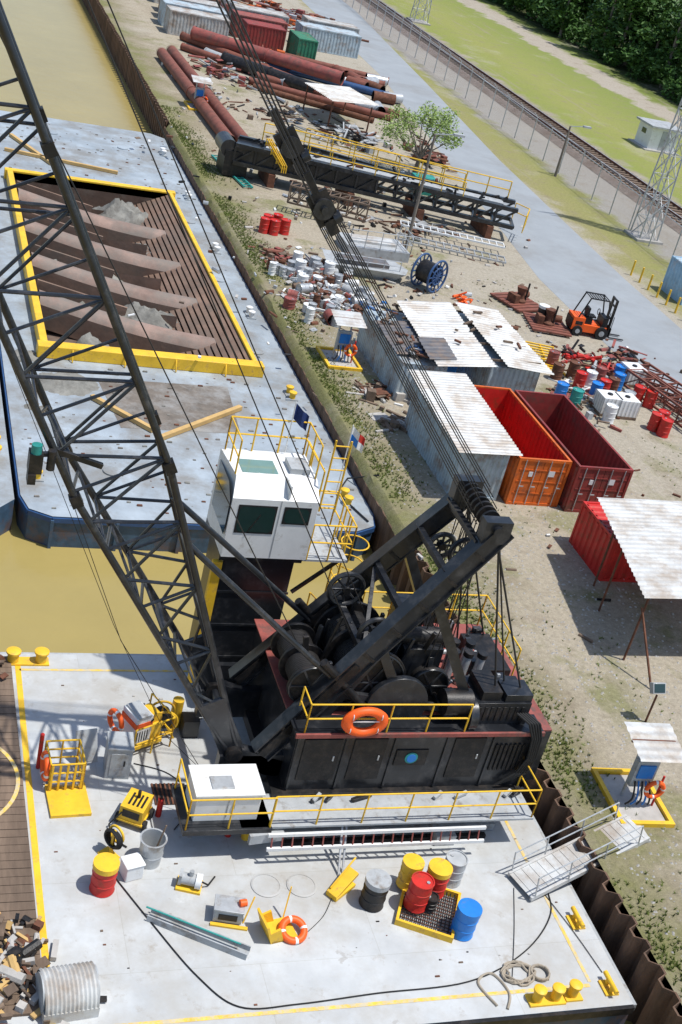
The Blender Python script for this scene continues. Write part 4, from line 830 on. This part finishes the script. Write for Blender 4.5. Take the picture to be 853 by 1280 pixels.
def pylon(x,y,h,w,name='lattice_pylon'):
    g=MB(name,loc=(x,y,0)); n=int(h/1.3)
    f=lambda z,i,j:V((i*w*(1-.7*z/h),j*w*(1-.7*z/h),z))
    for i,j in cor: g.cyl(f(0,i,j),f(h,i,j),.05,galv,6)
    for k in range(n):
        z0,z1=h*k/n,h*(k+1)/n
        for q in range(4):
            a,b_=cor[q],cor[(q+1)%4]; g.cyl(f(z0,*a),f(z1,*b_),.028,galv,5); g.cyl(f(z0,*b_),f(z1,*a),.028,galv,5); g.cyl(f(z1,*a),f(z1,*b_),.025,galv,5)
    for z in (h,h*.85):
        g.beam((-w*2.5,0,z),(w*2.5,0,z),.1,.1,galv); g.beam((-w*2.5,0,z),(0,0,z+.8),.06,.06,galv); g.beam((w*2.5,0,z),(0,0,z+.8),.06,.06,galv)
    g.box(-w-.3,-w-.3,0,w+.3,w+.3,.15,conc); g.done()
pylon(45.6,70.6,15,.65); pylon(55,143,13,.8)
g=MB('utility_hut'); g.box(60.2,97.2,0,62.8,99.6,1.9,white); g.box(59.9,96.9,1.9,63.1,99.9,2.05,grey); g.box(61.2,97.16,.1,62,97.2,1.7,grey); g.box(60.17,98.2,1.1,60.2,98.9,1.5,glass); g.box(59.8,96.8,0,63.2,100,.1,conc); g.done()
container('shipping_container',41.6,58.6,47,61,2.0,mat('light_blue_paint',(.3,.48,.62),.5,dirt=(.4,.4,.4)),doors=False)
g=MB('yellow_bollard_row')
for k in range(8): g.cyl((40.4+k*.02,55+k*1.1,0),(40.4+k*.02,55+k*1.1,.9),.06,yel,10)
for k in range(3): g.cyl((41.2,54+k*1.1,0),(41.2,54+k*1.1,.9),.06,yel,10)
g.done()
# ---------------- vegetation ----------------
def leaves(g,c,r,n,s,m,flat=.8):
    vs=[];fs=[]
    for _ in range(n):
        while True:
            p=V((U(-1,1),U(-1,1),U(-1,1)))
            if .25<p.length<1: break
        p=c+V((p.x*r,p.y*r,p.z*r*flat)); a=V((U(-1,1),U(-1,1),U(-.6,.6))).normalized()*s*U(.6,1.3); b_=V((U(-1,1),U(-1,1),U(-.6,.6))).normalized()*s*U(.4,.9)
        k=len(vs); vs+=[p-a,p+b_,p+a,p-b_]; fs.append((k,k+1,k+2,k+3))
    g.add(vs,fs,m)
g=MB('tree',loc=(32.0,77.5,0))
g.cyl((0,0,0),(.1,0,1.2),.16,bark,10,.12)
for k in range(10):
    t=k*.63+U(-.2,.2); r=U(.8,2.2); h=U(2.2,4.0); q=V((r*math.cos(t),r*math.sin(t),h)); g.cyl((.1,0,1.1),q*.55+V((0,0,.5)),.07,bark,6,.045); g.cyl(q*.55+V((0,0,.5)),q,.045,bark,6,.02)
    for j in range(5): e=q+V((U(-.7,.7),U(-.7,.7),U(-.3,.6))); g.cyl(q*.8+V((0,0,.3)),e,.02,bark,5,.01); leaves(g,e,.65,90,.09,leaf_t)
g.done(smooth=False)
g=MB('forest'); 
def ftree(x,y,h,r,n):
    g.cyl((x,y,0),(x+U(-.4,.4),y,h*.8),.2,bark,6,.1)
    for k in range(12):
        a=U(0,6.28); rr=U(.1,1)*r; c=V((x+rr*math.cos(a),y+rr*math.sin(a),h*U(.22,.95)))
        leaves(g,c,U(1.0,2.0),n//12,.34,leaf_f)
for i in range(120):
    y=U(92,215); x=79+abs(random.gauss(0,1))*8+ (0 if i%3 else -1.5); ftree(x,y,U(6,12),U(2,3.8),900)
for i in range(170):
    y=88+i*.85; x=U(77.6,80); leaves(g,V((x,y,U(.5,2.4))),U(.9,1.9),190,.26,leaf_f)
g.done(smooth=False)
g=MB('grass'); vs=[];fs=[]
def tuft(x,y,h):
    for _ in range(5):
        a=U(0,6.28); w=.016; dx,dy=U(-.08,.08),U(-.08,.08); k=len(vs)
        vs.extend([(x-w*math.cos(a),y-w*math.sin(a),0),(x+w*math.cos(a),y+w*math.sin(a),0),(x+dx,y+dy,h*U(.6,1))]); fs.append((k,k+1,k+2))
for _ in range(10000):
    y=U(10,85)
    x=WX+.05+abs(random.gauss(0,.7)); 
    if math.sin(y*.9)+math.sin(y*.37+x)+U(-1,1)>-.6: tuft(x+U(-.05,.1),y,U(.05,.15))
for _ in range(3500):
    x=U(18,32); y=U(16,60)
    if math.sin(x*1.3)+math.sin(y*.7+x*.4)+U(-1,1)>.9: tuft(x,y,U(.04,.1))
g.add(vs,fs,grass_m); g.done(smooth=False)
g=MB('gravel'); vs=[];fs=[]
for _ in range(6000):
    x=17+abs(random.gauss(0,1))*6; y=U(13,60); s=U(.01,.04); k=len(vs)
    vs+=[(x-s,y-s*U(.5,1),0),(x+s,y-s,0),(x+s*U(.6,1),y+s,0),(x-s,y+s,0),(x,y,s*1.2)]; fs+=[(k,k+1,k+4),(k+1,k+2,k+4),(k+2,k+3,k+4),(k+3,k,k+4)]
g.add(vs,fs,conc); g.done(smooth=False)
# ---------------- light, world, camera ----------------
az=math.radians(118); el=math.radians(70)
sd=V((math.sin(az)*math.cos(el),math.cos(az)*math.cos(el),math.sin(el)))
l=bpy.data.lights.new('sun','SUN'); l.energy=4.5; l.angle=math.radians(1); l.color=(1,.965,.91); o=bpy.data.objects.new('sun',l); sc.collection.objects.link(o); o.rotation_euler=sd.to_track_quat('Z','Y').to_euler(); o.location=(0,0,60)
w=bpy.data.worlds.new('World'); sc.world=w; w.use_nodes=True; nt=w.node_tree; sk=nt.nodes.new('ShaderNodeTexSky'); sk.sky_type='NISHITA'; sk.sun_disc=False; sk.sun_elevation=el; sk.sun_rotation=az
nt.links.new(sk.outputs[0],nt.nodes['Background'].inputs[0]); nt.nodes['Background'].inputs[1].default_value=.15
cd=bpy.data.cameras.new('camera'); co=bpy.data.objects.new('camera',cd); sc.collection.objects.link(co); sc.camera=co
rt=V((0.9372,-0.269,0.2219)); up=V((-0.0514,0.5226,0.851)); bk=V((-0.345,-0.809,0.4756))
rt.normalize(); bk=(bk-rt*bk.dot(rt)).normalized(); up=bk.cross(rt)
co.matrix_world=Matrix(((rt.x,up.x,bk.x,0),(rt.y,up.y,bk.y,0),(rt.z,up.z,bk.z,20),(0,0,0,1)))
cd.sensor_fit='VERTICAL'; cd.sensor_height=36; cd.lens=1610/1280*36; cd.clip_end=5000; cd.clip_start=.1
sc.view_settings.view_transform='Standard'; sc.view_settings.look='None'; sc.view_settings.exposure=0
